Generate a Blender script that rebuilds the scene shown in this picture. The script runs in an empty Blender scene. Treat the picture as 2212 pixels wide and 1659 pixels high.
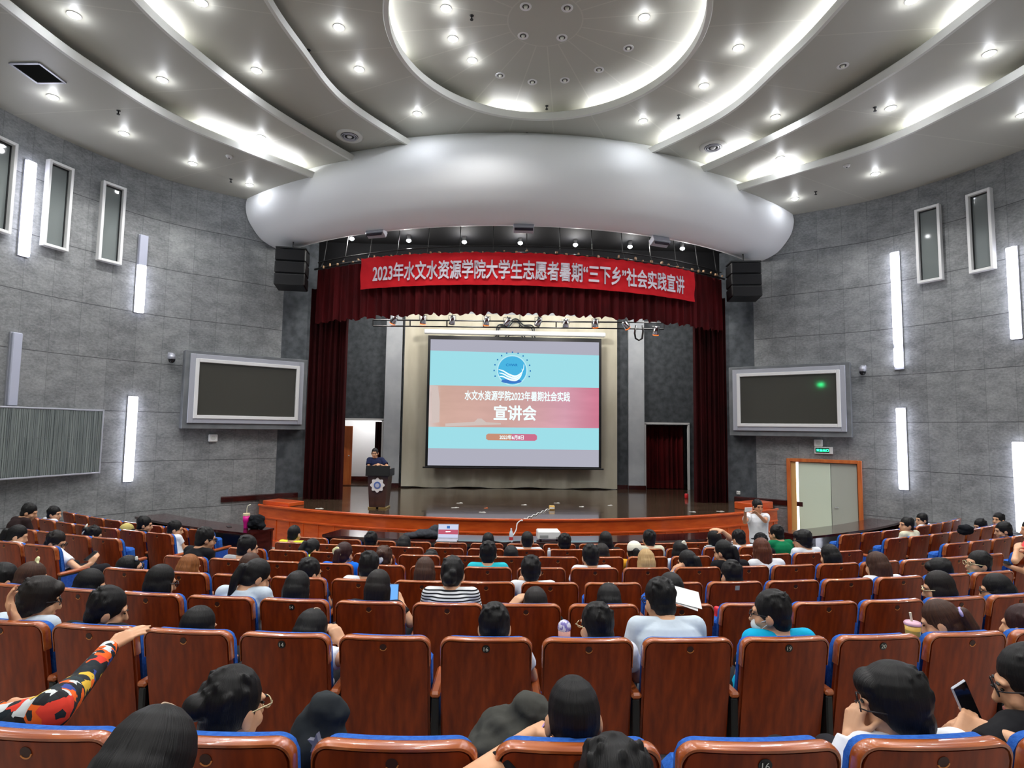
import bpy, bmesh, math, random
import numpy as np
from mathutils import Vector, Matrix

# ------------------------------------------------------------------ camera, world, exposure
S = bpy.context.scene
COL = S.collection
PI = math.pi
F_PX = 1250.0
CAM = np.array([-0.9, 0.0, 3.0])

def cam_axes(p, r, y):
    p, r, y = (math.radians(a) for a in (p, r, y))
    cy, sy, cp, sp, cr, sr = math.cos(y), math.sin(y), math.cos(p), math.sin(p), math.cos(r), math.sin(r)
    fwd = np.array([sy * cp, cy * cp, sp]); right = np.array([cy, -sy, 0.0]); up = np.cross(right, fwd)
    return np.array([cr * right + sr * up, -sr * right + cr * up, fwd])

AX = cam_axes(4.4736, 0.7678, 2.2211)
cd = bpy.data.cameras.new('camera')
cd.sensor_width = 36.0; cd.lens = F_PX / 2212.0 * 36.0; cd.clip_end = 200; cd.clip_start = 0.05
cam = bpy.data.objects.new('camera', cd); COL.objects.link(cam)
mw = Matrix.Identity(4)
for i in range(3):
    mw[i][0] = AX[0][i]; mw[i][1] = AX[1][i]; mw[i][2] = -AX[2][i]; mw[i][3] = CAM[i]
cam.matrix_world = mw
S.camera = cam

W = bpy.data.worlds.new('world'); S.world = W; W.use_nodes = True
W.node_tree.nodes['Background'].inputs[0].default_value = (0.75, 0.8, 0.85, 1)
W.node_tree.nodes['Background'].inputs[1].default_value = 0.05
S.view_settings.view_transform = 'Standard'; S.view_settings.look = 'None'
S.view_settings.gamma = 1.0; S.view_settings.use_curve_mapping = False
S.view_settings.exposure = 1.15
S.cycles.max_bounces = 5; S.cycles.diffuse_bounces = 4; S.cycles.glossy_bounces = 2; S.cycles.adaptive_threshold = .03
S.cycles.transmission_bounces = 3; S.cycles.caustics_reflective = False; S.cycles.caustics_refractive = False
S.cycles.sample_clamp_indirect = 4.0
P_DOWN = 95.0      # watts of one ceiling downlight (beam)
P_HALO = 1.3       # watts its glass spills sideways
P_STAGE = 22.0     # watts of one stage light
E_COVE = 26.0      # emission of the cove strips
E_STRIP = 7.0      # emission of the wall light bars
CY = 24.3          # the seat rows, stage edge, valance and soffit are arcs about (0, CY)

def ray(u, v):
    return AX.T @ np.array([(u - 1106.0) / F_PX, -(v - 829.5) / F_PX, 1.0])
def at_depth(u, v, d):
    return CAM + ray(u, v) * d
def at_z(u, v, z):
    d = ray(u, v); return CAM + d * ((z - CAM[2]) / d[2])
def at_y(u, v, y):
    d = ray(u, v); return CAM + d * (y / d[1])
def at_cyl(u, v, r):
    d = ray(u, v); o = CAM[:2] - np.array([0, CY]); a = d[:2] @ d[:2]; b = 2 * o @ d[:2]; c = o @ o - r * r
    q = max(b * b - 4 * a * c, 0.0)
    return CAM + d * ((-b - math.sqrt(q)) / 2 / a)
def arc(r, deg, z=0.0):
    a = math.radians(deg); return np.array([r * math.sin(a), CY - r * math.cos(a), z])
FLOOR_R = [11.0, 12.8, 15.36, 16.3, 17.25, 18.21, 19.16, 20.1, 21.05, 22.47, 24.5, 31.0]
FLOOR_Z = [0.06, 0.06, 0.33, 0.44, 0.545, 0.643, 0.74, 0.83, 0.93, 1.12, 1.30, 1.95]
def floor_z(r):
    return float(np.interp(r, FLOOR_R, FLOOR_Z))

# ------------------------------------------------------------------ helpers
class MB:
    def __init__(s): s.v = []; s.f = []; s.uv = None
    def add(s, vs, fs):
        n = len(s.v); s.v.extend([tuple(map(float, p)) for p in vs]); s.f.extend([tuple(i + n for i in f) for f in fs]); return s
    def box(s, c, size, R=None, bev=0.0):
        hx, hy, hz = size[0] / 2, size[1] / 2, size[2] / 2
        b = min(bev, hx * .95, hy * .95, hz * .95)
        if b <= 0:
            pts = [(x, y, z) for x in (-hx, hx) for y in (-hy, hy) for z in (-hz, hz)]
            fs = [(0, 1, 3, 2), (4, 6, 7, 5), (0, 4, 5, 1), (2, 3, 7, 6), (0, 2, 6, 4), (1, 5, 7, 3)]
        else:
            pts = []; idx = {}
            for sx in (-1, 1):
                for sy in (-1, 1):
                    for sz in (-1, 1):
                        for k in range(3):
                            p = [sx * (hx - b), sy * (hy - b), sz * (hz - b)]
                            p[k] = (sx, sy, sz)[k] * (hx, hy, hz)[k]
                            idx[(sx, sy, sz, k)] = len(pts); pts.append(tuple(p))
            fs = []
            for k in range(3):
                i, j = (k + 1) % 3, (k + 2) % 3
                for sg in (-1, 1):
                    q = []
                    for a, c2 in ((-1, -1), (1, -1), (1, 1), (-1, 1)):
                        t = [0, 0, 0]; t[k] = sg; t[i] = a; t[j] = c2; q.append(idx[(*t, k)])
                    fs.append(tuple(q if sg > 0 else q[::-1]))
            for k in range(3):
                i, j = (k + 1) % 3, (k + 2) % 3
                for a in (-1, 1):
                    for c2 in (-1, 1):
                        t0 = [0, 0, 0]; t0[i] = a; t0[j] = c2; t0[k] = -1; t1 = list(t0); t1[k] = 1
                        q = [idx[(*t0, i)], idx[(*t1, i)], idx[(*t1, j)], idx[(*t0, j)]]
                        fs.append(tuple(q if a * c2 < 0 else q[::-1]))
            for sx in (-1, 1):
                for sy in (-1, 1):
                    for sz in (-1, 1):
                        q = [idx[(sx, sy, sz, k)] for k in range(3)]
                        fs.append(tuple(q if sx * sy * sz > 0 else q[::-1]))
        pts = np.array(pts)
        if R is not None: pts = pts @ np.array(R).T
        return s.add(pts + np.array(c, float), fs)
    def ell(s, c, r, R=None, nu=14, nv=9):
        pts = [(0, 0, 1)]
        for j in range(1, nv):
            t = PI * j / nv
            for i in range(nu):
                a = 2 * PI * i / nu; pts.append((math.sin(t) * math.cos(a), math.sin(t) * math.sin(a), math.cos(t)))
        pts.append((0, 0, -1)); fs = []
        for i in range(nu): fs.append((0, 1 + i, 1 + (i + 1) % nu))
        for j in range(nv - 2):
            for i in range(nu):
                a = 1 + j * nu + i; b = 1 + j * nu + (i + 1) % nu; fs.append((a, a + nu, b + nu, b))
        L = len(pts) - 1; o = 1 + (nv - 2) * nu
        for i in range(nu): fs.append((L, o + (i + 1) % nu, o + i))
        pts = np.array(pts) * np.array(r if hasattr(r, '__len__') else (r, r, r))
        if R is not None: pts = pts @ np.array(R).T
        return s.add(pts + np.array(c, float), fs)
    def cone(s, p0, p1, r0, r1=None, n=12, ends=True, ball=False):
        r1 = r0 if r1 is None else r1
        p0 = np.array(p0, float); p1 = np.array(p1, float); d = p1 - p0; L = np.linalg.norm(d)
        if L < 1e-6: return s.ell(p0, r0)
        d /= L; a = np.cross(d, (0, 0, 1) if abs(d[2]) < .9 else (1, 0, 0)); a /= np.linalg.norm(a); b = np.cross(d, a)
        vs = []
        for p, r in ((p0, r0), (p1, r1)):
            for i in range(n):
                t = 2 * PI * i / n; vs.append(p + r * (math.cos(t) * a + math.sin(t) * b))
        fs = [(i, (i + 1) % n, n + (i + 1) % n, n + i) for i in range(n)]
        if ends: fs += [tuple(range(n))[::-1], tuple(range(n, 2 * n))]
        s.add(vs, fs)
        if ball: s.ell(p0, r0, nu=n, nv=8); s.ell(p1, r1, nu=n, nv=8)
        return s
    def tube(s, path, r, n=8, closed=False):
        P = [np.array(p, float) for p in path]; m = len(P); rs = r if hasattr(r, '__len__') else [r] * m; vs = []
        prev = None
        for k in range(m):
            d = P[(k + 1) % m if closed else min(k + 1, m - 1)] - P[(k - 1) % m if closed else max(k - 1, 0)]
            d = d / (np.linalg.norm(d) + 1e-9)
            a = prev - d * (prev @ d) if prev is not None else np.cross(d, (0, 0, 1) if abs(d[2]) < .9 else (1, 0, 0))
            a /= np.linalg.norm(a) + 1e-9; prev = a; b = np.cross(d, a)
            for i in range(n):
                t = 2 * PI * i / n; vs.append(P[k] + rs[k] * (math.cos(t) * a + math.sin(t) * b))
        fs = []
        for k in range(m if closed else m - 1):
            k2 = (k + 1) % m
            for i in range(n): fs.append((k * n + i, k * n + (i + 1) % n, k2 * n + (i + 1) % n, k2 * n + i))
        if not closed: fs += [tuple(range(n))[::-1], tuple(range((m - 1) * n, m * n))]
        return s.add(vs, fs)
    def grid(s, rows, flip=False):
        m, n = len(rows), len(rows[0]); vs = [p for r in rows for p in r]; fs = []
        for j in range(m - 1):
            for i in range(n - 1):
                q = (j * n + i, j * n + i + 1, (j + 1) * n + i + 1, (j + 1) * n + i); fs.append(q[::-1] if flip else q)
        return s.add(vs, fs)
    def prism(s, outline, z0, z1, fn=None):
        """outline of (a, b) points pushed from z0 to z1; fn maps (a, b, c) to the world"""
        fn = fn or (lambda a, b, c: (a, b, c)); n = len(outline)
        vs = [fn(a, b, z0) for a, b in outline] + [fn(a, b, z1) for a, b in outline]
        return s.add(vs, [tuple(range(n))[::-1], tuple(range(n, 2 * n))] + [(i, (i + 1) % n, n + (i + 1) % n, n + i) for i in range(n)])
    def lathe(s, prof, c=(0, 0, 0), n=24):
        m = len(prof); vs = []
        for r, z in prof:
            for i in range(n):
                t = 2 * PI * i / n; vs.append((c[0] + r * math.cos(t), c[1] + r * math.sin(t), c[2] + z))
        fs = [(k * n + i, k * n + (i + 1) % n, (k + 1) * n + (i + 1) % n, (k + 1) * n + i) for k in range(m - 1) for i in range(n)]
        return s.add(vs, fs)
    def sweep(s, path, prof, closed=False):
        """path of (x, y, nx, ny) with outward normal; prof of (offset, z); closed section"""
        m, n = len(path), len(prof)
        vs = [(x + nx * o, y + ny * o, z) for x, y, nx, ny in path for o, z in prof]; fs = []
        for k in range(m if closed else m - 1):
            k2 = (k + 1) % m
            for i in range(n): fs.append((k * n + i, k2 * n + i, k2 * n + (i + 1) % n, k * n + (i + 1) % n))
        if not closed: fs += [tuple(range(n)), tuple(range((m - 1) * n, m * n))[::-1]]
        return s.add(vs, fs)

def set_smooth(me, on=True):
    me.polygons.foreach_set('use_smooth', [on] * len(me.polygons))
def fix_normals(me):
    bm = bmesh.new(); bm.from_mesh(me); bmesh.ops.recalc_face_normals(bm, faces=bm.faces); bm.to_mesh(me); bm.free()
def obj(name, mb, mat, parent=None, smooth=False, fix=True, uv=None):
    me = bpy.data.meshes.new(name); me.from_pydata(mb.v, [], mb.f)
    if uv is not None:
        l = me.uv_layers.new(name='UVMap')
        for lp in me.loops: l.data[lp.index].uv = uv[lp.vertex_index]
    if fix: fix_normals(me)
    set_smooth(me, smooth); me.materials.append(mat)
    o = bpy.data.objects.new(name, me); COL.objects.link(o)
    if parent is not None:
        o.parent = parent
    return o
def auto_smooth(o, deg=35):
    me = o.data; set_smooth(me, True)
    bm = bmesh.new(); bm.from_mesh(me)
    for e in bm.edges:
        if len(e.link_faces) == 2 and e.calc_face_angle(0) > math.radians(deg): e.smooth = False
    bm.to_mesh(me); bm.free(); return o
def tag(o, label, cat, group=None, kind=None):
    if label: o['label'] = label
    if cat: o['category'] = cat
    if group: o['group'] = group
    if kind: o['kind'] = kind
    return o
def thing(name, label, cat, loc=(0, 0, 0), rz=0.0, group=None):
    o = bpy.data.objects.new(name, None); COL.objects.link(o); o.empty_display_size = .05
    o.location = tuple(map(float, loc)); o.rotation_euler = (0, 0, rz); return tag(o, label, cat, group)
def wpart(name, mb, mat, parent, smooth=False, fix=True, uv=None):
    """a part whose points are given in the world"""
    o = obj(name, mb, mat, parent, smooth, fix, uv)
    p = parent; M = Matrix.Identity(4)
    while p is not None:
        M = (Matrix.Translation(p.location) @ p.rotation_euler.to_matrix().to_4x4()) @ M if p.type == 'EMPTY' else M
        p = p.parent
    o.matrix_parent_inverse = M.inverted(); return o
def sub(name, mb, mat, parent, smooth=False):
    """a sub-part in its part's own space"""
    return obj(name, mb, mat, parent, smooth)
def struct(name, mb, mat, smooth=False, label=None, cat=None, uv=None, fix=True):
    o = obj(name, mb, mat, None, smooth, fix, uv); o['kind'] = 'structure'
    if label: tag(o, label, cat or name)
    return o
def rotz(a): return Matrix.Rotation(a, 3, 'Z')

# ------------------------------------------------------------------ materials
def lin(c):
    return tuple(((x / 255) / 12.92 if x / 255 <= .04045 else ((x / 255 + .055) / 1.055) ** 2.4) for x in c)
def nodes(m): return m.node_tree.nodes, m.node_tree.links
MATS = {}
def mat(name, rgb, rough=.6, metal=0.0, spec=.5, emit=0.0, coat=0.0, srgb=True):
    if name in MATS: return MATS[name]
    m = bpy.data.materials.new(name); m.use_nodes = True; b = m.node_tree.nodes['Principled BSDF']
    c = lin(rgb) if srgb else rgb
    b.inputs['Base Color'].default_value = (*c, 1); b.inputs['Roughness'].default_value = rough
    b.inputs['Metallic'].default_value = metal; b.inputs['Specular IOR Level'].default_value = spec
    b.inputs['Coat Weight'].default_value = coat
    if emit: b.inputs['Emission Color'].default_value = (*c, 1); b.inputs['Emission Strength'].default_value = emit
    MATS[name] = m; return m
def noisy(name, c1, c2, scale=(4, 4, 4), rough=.6, detail=4, bump=0.0, bscale=None, lo=.35, hi=.65, spec=.5, coat=0.0, rvar=0.0, coord='Object'):
    """two colours mixed by stretched noise, with optional bump"""
    m = mat(name, c1, rough, 0, spec, 0, coat); n, l = nodes(m); b = n['Principled BSDF']
    tc = n.new('ShaderNodeTexCoord'); mp = n.new('ShaderNodeMapping'); mp.inputs['Scale'].default_value = scale
    l.new(tc.outputs[coord], mp.inputs[0]); nz = n.new('ShaderNodeTexNoise'); nz.inputs['Scale'].default_value = 1; nz.inputs['Detail'].default_value = detail
    l.new(mp.outputs[0], nz.inputs['Vector']); rp = n.new('ShaderNodeValToRGB')
    rp.color_ramp.elements[0].position = lo; rp.color_ramp.elements[1].position = hi
    rp.color_ramp.elements[0].color = (*lin(c1), 1); rp.color_ramp.elements[1].color = (*lin(c2), 1)
    l.new(nz.outputs[0], rp.inputs[0]); l.new(rp.outputs[0], b.inputs['Base Color'])
    if bump:
        n2 = n.new('ShaderNodeTexNoise'); n2.inputs['Scale'].default_value = bscale or 1; n2.inputs['Detail'].default_value = 3
        l.new(tc.outputs[coord] if bscale else mp.outputs[0], n2.inputs['Vector'])
        bp = n.new('ShaderNodeBump'); bp.inputs['Strength'].default_value = bump; bp.inputs['Distance'].default_value = .01
        l.new(n2.outputs[0], bp.inputs['Height']); l.new(bp.outputs[0], b.inputs['Normal'])
    if rvar:
        mr = n.new('ShaderNodeMapRange'); mr.inputs[3].default_value = rough - rvar; mr.inputs[4].default_value = rough + rvar
        l.new(nz.outputs[0], mr.inputs[0]); l.new(mr.outputs[0], b.inputs['Roughness'])
    return m
def glow(name, rgb, strength, srgb=True):
    if name in MATS: return MATS[name]
    m = bpy.data.materials.new(name); m.use_nodes = True; n, l = nodes(m); n.remove(n['Principled BSDF'])
    e = n.new('ShaderNodeEmission'); e.inputs[0].default_value = (*(lin(rgb) if srgb else rgb), 1); e.inputs[1].default_value = strength
    l.new(e.outputs[0], n['Material Output'].inputs[0]); MATS[name] = m; return m

def wall_material():
    """grey mineral boards 0.6 m by 1.2 m; the UV map is in metres along and up the wall"""
    m = mat('wall_board', (112, 115, 117), .8, 0, .3); n, l = nodes(m); b = n['Principled BSDF']
    uv = n.new('ShaderNodeUVMap'); sx = n.new('ShaderNodeSeparateXYZ'); l.new(uv.outputs[0], sx.inputs[0])
    def M(op, a, b_=None, clamp=False):
        x = n.new('ShaderNodeMath'); x.operation = op; x.use_clamp = clamp
        for i, q in enumerate((a, b_)):
            if q is None: continue
            if isinstance(q, (int, float)): x.inputs[i].default_value = q
            else: l.new(q, x.inputs[i])
        return x.outputs[0]
    u = M('DIVIDE', sx.outputs[0], .6); v = M('DIVIDE', M('SUBTRACT', sx.outputs[1], .905), 1.2)
    fu = M('ABSOLUTE', M('SUBTRACT', M('FRACT', M('ADD', u, .5)), .5)); fv = M('ABSOLUTE', M('SUBTRACT', M('FRACT', M('ADD', v, .5)), .5))
    ju = M('LESS_THAN', fu, .009); jv = M('LESS_THAN', fv, .0075)
    line = M('MAXIMUM', M('MULTIPLY', ju, .35), M('MULTIPLY', jv, .75))
    cb = n.new('ShaderNodeCombineXYZ'); l.new(M('FLOOR', u), cb.inputs[0]); l.new(M('FLOOR', v), cb.inputs[1])
    wn = n.new('ShaderNodeTexWhiteNoise'); wn.noise_dimensions = '2D'; l.new(cb.outputs[0], wn.inputs['Vector'])
    n1 = n.new('ShaderNodeTexNoise'); n1.inputs['Scale'].default_value = 2.2; n1.inputs['Detail'].default_value = 8; n1.inputs['Roughness'].default_value = .65
    mp = n.new('ShaderNodeMapping'); mp.inputs['Scale'].default_value = (1, 1.6, 1); l.new(uv.outputs[0], mp.inputs[0]); l.new(mp.outputs[0], n1.inputs['Vector'])
    n2 = n.new('ShaderNodeTexNoise'); n2.inputs['Scale'].default_value = 16; n2.inputs['Detail'].default_value = 6; n2.inputs['Roughness'].default_value = .7; l.new(mp.outputs[0], n2.inputs['Vector'])
    t = M('ADD', M('ADD', M('MULTIPLY', n1.outputs[0], .5), M('MULTIPLY', n2.outputs[0], .5)), M('MULTIPLY', M('SUBTRACT', wn.outputs[0], .5), .06))
    rp = n.new('ShaderNodeValToRGB'); rp.color_ramp.elements[0].position = .38; rp.color_ramp.elements[1].position = .64
    rp.color_ramp.elements[0].color = (*lin((104, 106, 108)), 1); rp.color_ramp.elements[1].color = (*lin((151, 153, 154)), 1)
    l.new(t, rp.inputs[0])
    mx = n.new('ShaderNodeMix'); mx.data_type = 'RGBA'; l.new(line, mx.inputs[0]); l.new(rp.outputs[0], mx.inputs[6]); mx.inputs[7].default_value = (*lin((58, 60, 63)), 1)
    l.new(mx.outputs[2], b.inputs['Base Color'])
    bp = n.new('ShaderNodeBump'); bp.inputs['Strength'].default_value = .25; bp.inputs['Distance'].default_value = .01
    l.new(M('SUBTRACT', n2.outputs[0], M('MULTIPLY', line, 1.2)), bp.inputs['Height']); l.new(bp.outputs[0], b.inputs['Normal'])
    return m
M_WALL = wall_material()
def ceiling_material():
    m = mat('ceiling_paint', (176, 176, 168), .45, 0, .35); n, l = nodes(m); b = n['Principled BSDF']
    g = n.new('ShaderNodeNewGeometry'); sx = n.new('ShaderNodeSeparateXYZ'); l.new(g.outputs['Position'], sx.inputs[0])
    def M(op, a, b_=None):
        x = n.new('ShaderNodeMath'); x.operation = op
        for i, q in enumerate((a, b_)):
            if q is None: continue
            if isinstance(q, (int, float)): x.inputs[i].default_value = q
            else: l.new(q, x.inputs[i])
        return x.outputs[0]
    dy = M('SUBTRACT', sx.outputs[1], 9.95); ang = M('ARCTAN2', sx.outputs[0], dy)
    rad = M('SQRT', M('ADD', M('MULTIPLY', dy, dy), M('MULTIPLY', sx.outputs[0], sx.outputs[0])))
    t = M('FRACT', M('MULTIPLY', ang, 20 / (2 * PI))); d = M('MULTIPLY', M('ABSOLUTE', M('SUBTRACT', t, .5)), M('MULTIPLY', rad, 2 * PI / 20))
    ln = M('MULTIPLY', M('LESS_THAN', d, .012), M('GREATER_THAN', rad, .68))
    ring = M('LESS_THAN', M('ABSOLUTE', M('SUBTRACT', rad, .68)), .012)
    mx = n.new('ShaderNodeMix'); mx.data_type = 'RGBA'; l.new(M('MULTIPLY', M('MAXIMUM', ln, ring), .5), mx.inputs[0])
    mx.inputs[6].default_value = (*lin((178, 177, 167)), 1); mx.inputs[7].default_value = (*lin((200, 199, 187)), 1)
    l.new(mx.outputs[2], b.inputs['Base Color']); return m
M_CEIL = ceiling_material()
M_LIP = mat('cove_lip_paint', (212, 212, 206), .5)
M_SOFFIT = mat('soffit_white', (240, 241, 242), .55, 0, .3)
M_WHITE = mat('white_paint', (222, 222, 222), .45)
M_WHITEP = mat('white_plastic', (230, 230, 228), .35)
M_BLACK = mat('black_metal', (16, 16, 18), .45)
M_BLACKM = mat('black_matt', (10, 10, 12), .9, 0, .2)
M_DARKP = mat('dark_plastic', (34, 34, 36), .4)
M_CHROME = mat('chrome', (205, 205, 210), .2, 1.0)
M_WOOD = noisy('seat_wood', (102, 35, 9), (148, 58, 16), (26, 26, 2.2), .4, 6, .05, lo=.3, hi=.72, spec=.25, coat=.05)
M_RIM_SHEEN = noisy('seat_rim_wood_sheen', (140, 64, 24), (180, 98, 46), (5, 30, 30), .26, 5, .04, lo=.3, hi=.72, spec=.5, coat=.6)  # paler than the back: worn edge wood, with lacquer sheen put into the colour
M_ARM = noisy('armrest_wood', (142, 66, 26), (176, 90, 40), (14, 6, 30), .3, 5, spec=.5, coat=.3)
M_BLUE = noisy('blue_upholstery', (34, 84, 168), (48, 102, 188), (60, 60, 60), .85, 3, .15, 220, spec=.2)
M_APRON = noisy('apron_wood', (188, 72, 22), (208, 90, 32), (3, 3, 14), .32, 5, coat=.3)
M_DESK = noisy('desk_wood', (44, 14, 14), (66, 24, 22), (3, 3, 12), .18, 5, coat=.6)
M_ORANGE_WOOD = noisy('door_wood', (176, 86, 36), (198, 110, 52), (10, 10, 1.4), .4, 5)
M_VELVET = noisy('maroon_velvet', (62, 9, 12), (84, 13, 17), (3, 3, 1), .8, 4, spec=.15)
M_VELVETD = noisy('dark_maroon_velvet', (36, 8, 9), (52, 10, 12), (3, 3, 1), .85, 4, spec=.1)
M_CREAM = noisy('cream_cloth', (196, 190, 170), (212, 206, 188), (2, 2, .6), .85, 4, spec=.1)
M_RED = noisy('banner_cloth', (206, 22, 34), (226, 34, 44), (2, 2, 3), .7, 4, .25, 5, spec=.2)
M_FLOOR = noisy('hall_floor', (150, 149, 142), (172, 170, 162), (3, 3, 3), .45, 5)
M_STAGE = noisy('stage_boards', (56, 44, 34), (80, 64, 50), (1.2, 9, 1), .13, 6, .04, 6, rvar=.05, coat=.3)
M_STAGEW = noisy('stage_side_wall', (64, 68, 72), (86, 90, 94), (5, 5, 5), .85, 8, .2, 30, spec=.2)
M_PILLAR = noisy('pale_pillar', (168, 172, 178), (182, 186, 190), (2, 2, 2), .6, 4)
M_SKIN = noisy('skin', (206, 152, 116), (216, 166, 130), (9, 9, 9), .5, 3, spec=.35)
M_SKIN2 = noisy('tan_skin', (186, 128, 92), (196, 140, 104), (9, 9, 9), .5, 3, spec=.35)
def hair_mat(name, c1, c2):
    """strands that run out from the crown; the hair object's own axes are the head's"""
    m = mat(name, c1, .48, 0, .3); n, l = nodes(m); b = n['Principled BSDF']; tc = n.new('ShaderNodeTexCoord'); sx = n.new('ShaderNodeSeparateXYZ'); l.new(tc.outputs['Object'], sx.inputs[0])
    cb = n.new('ShaderNodeCombineXYZ'); l.new(sx.outputs[0], cb.inputs[0]); ad = n.new('ShaderNodeMath'); ad.operation = 'ADD'; ad.inputs[1].default_value = .03; l.new(sx.outputs[1], ad.inputs[0]); l.new(ad.outputs[0], cb.inputs[1])
    nm = n.new('ShaderNodeVectorMath'); nm.operation = 'NORMALIZE'; l.new(cb.outputs[0], nm.inputs[0]); mp = n.new('ShaderNodeMapping'); mp.inputs['Scale'].default_value = (9, 9, 1); l.new(nm.outputs[0], mp.inputs[0])
    zz = n.new('ShaderNodeMath'); zz.operation = 'MULTIPLY'; zz.inputs[1].default_value = 5; l.new(sx.outputs[2], zz.inputs[0]); c2_ = n.new('ShaderNodeCombineXYZ'); l.new(zz.outputs[0], c2_.inputs[2])
    av = n.new('ShaderNodeVectorMath'); l.new(mp.outputs[0], av.inputs[0]); l.new(c2_.outputs[0], av.inputs[1])
    nz = n.new('ShaderNodeTexNoise'); nz.inputs['Scale'].default_value = 2.2; nz.inputs['Detail'].default_value = 4; nz.inputs['Roughness'].default_value = .65; l.new(av.outputs[0], nz.inputs['Vector'])
    rp = n.new('ShaderNodeValToRGB'); rp.color_ramp.elements[0].position = .34; rp.color_ramp.elements[1].position = .72; rp.color_ramp.elements[0].color = (*lin(c1), 1); rp.color_ramp.elements[1].color = (*lin(c2), 1)
    l.new(nz.outputs[0], rp.inputs[0]); l.new(rp.outputs[0], b.inputs['Base Color'])
    bp = n.new('ShaderNodeBump'); bp.inputs['Strength'].default_value = .55; bp.inputs['Distance'].default_value = .008; l.new(nz.outputs[0], bp.inputs['Height']); l.new(bp.outputs[0], b.inputs['Normal']); return m
HAIR = {'black': hair_mat('black_hair', (9, 8, 9), (22, 20, 20)), 'dark': hair_mat('dark_hair', (16, 12, 11), (34, 26, 23)),
        'brown': hair_mat('brown_hair', (46, 28, 20), (84, 52, 36)), 'orange': hair_mat('orange_hair', (104, 58, 24), (168, 104, 52)),
        'auburn': hair_mat('auburn_hair', (60, 28, 18), (112, 58, 32)), 'blond': hair_mat('blond_hair', (168, 132, 84), (214, 182, 130)),
        'maroon': hair_mat('maroon_hair', (38, 16, 16), (60, 28, 26))}
def cloth(name, rgb):
    c2 = tuple(min(255, int(x * 1.06 + 3)) for x in rgb)
    return noisy('cloth_' + name, rgb, c2, (7, 7, 7), .85, 5, .8, 8, spec=.15)

# ------------------------------------------------------------------ plan curves
WALL_HALF = np.array([(9.9, -7.0), (10.6, -2.0), (11.0, 3.0), (11.08, 7.0), (10.9, 10.0), (10.45, 12.2), (9.83, 13.6), (9.0, 14.75), (7.6, 15.8), (6.82, 16.45), (6.22, 16.84)])
def spline(pts, n=12):
    """Catmull-Rom through the points"""
    P = np.array(pts, float); P = np.vstack([2 * P[0] - P[1], P, 2 * P[-1] - P[-2]]); out = []
    for k in range(1, len(P) - 2):
        p0, p1, p2, p3 = P[k - 1:k + 3]
        for i in range(n):
            t = i / n; out.append(.5 * ((2 * p1) + (p2 - p0) * t + (2 * p0 - 5 * p1 + 4 * p2 - p3) * t * t + (3 * p1 - p0 - 3 * p2 + p3) * t ** 3))
    out.append(P[-2]); return np.array(out)
WPLAN = spline(WALL_HALF, 8)
def wall_frame(s, y):
    """point, tangent towards the stage, inward normal on the wall of side s (-1 left, 1 right) at depth y"""
    k = int(np.searchsorted(WPLAN[:, 1], y)); k = min(max(k, 1), len(WPLAN) - 1); a, b = WPLAN[k - 1], WPLAN[k]
    t = (y - a[1]) / (b[1] - a[1]); p = a + (b - a) * t; d = (b - a) / np.linalg.norm(b - a)
    P = np.array([s * p[0], p[1]]); T = np.array([s * d[0], d[1]]); N = np.array([-T[1], T[0]]) if s > 0 else np.array([T[1], -T[0]])
    return P, T, N
def curve_x(tab):
    ys = np.array([a for a, b in tab]); xs = np.array([b for a, b in tab]); P = spline(np.stack([xs, ys], 1), 10)
    return lambda y: float(np.interp(y, P[:, 1], P[:, 0]))
C1 = curve_x([(-7, 2.6), (-1, 3.9), (3, 4.4), (6, 4.6), (8.7, 4.58), (10.1, 4.42), (11.78, 4.06), (13.55, 2.95), (14.3, 2.3), (15.6, 1.0)])
C2 = curve_x([(-7, 4.6), (-1, 5.9), (3, 6.4), (6, 6.56), (8.3, 6.48), (9.7, 6.26), (11.7, 5.55), (13.88, 4.3), (14.8, 3.65), (15.6, 3.0)])
C3 = curve_x([(-7, 6.6), (-1, 7.7), (3, 8.2), (6, 8.38), (8.8, 8.2), (10.12, 7.96), (11.85, 7.32), (14.15, 5.4), (15.0, 4.6), (15.6, 4.0)])
DISC = (0.0, 9.9, 2.8)
Z_OUT, Z2_, Z1_, Z0_, Z_DOME = 9.2, 9.5, 9.8, 10.1, 10.4

# ------------------------------------------------------------------ room shell
def build_walls():
    for s, nm in ((-1, 'wall_left'), (1, 'wall_right')):
        L = np.concatenate([[0], np.cumsum(np.linalg.norm(np.diff(WPLAN, axis=0), axis=1))]); L = L - L[-1]
        zs = [-.4, 2.0, 4.5, 7.0, 9.6]; mb = MB(); uv = []
        for z in zs:
            for (x, y), u in zip(WPLAN, L): mb.v.append((s * x, y, z)); uv.append((u, z))
        n = len(WPLAN)
        for j in range(len(zs) - 1):
            for i in range(n - 1):
                q = (j * n + i, j * n + i + 1, (j + 1) * n + i + 1, (j + 1) * n + i); mb.f.append(q if s < 0 else q[::-1])
        struct(nm, mb, M_WALL, True, uv=uv, fix=False, label=f'grey mineral board wall with dark joints curving along the {"left" if s < 0 else "right"} of the hall', cat='wall')
    mb = MB().grid([[(-10.2, -7, z), (10.2, -7, z)] for z in (-.4, 9.6)])
    struct('wall_back', mb, M_WALL, uv=[(0, -.4), (20, -.4), (0, 9.6), (20, 9.6)], label='grey board wall closing the hall behind the seats', cat='wall')
    rs = [11.3, 12.0, 12.8] + FLOOR_R[2:]; rows = []
    for r in rs:
        rows.append([arc(r, a, floor_z(r)) for a in np.linspace(-62, 62, 63)])
    struct('floor', MB().grid(rows), M_FLOOR, True, label='pale grey hall floor sloping down to the stage', cat='floor')

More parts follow.
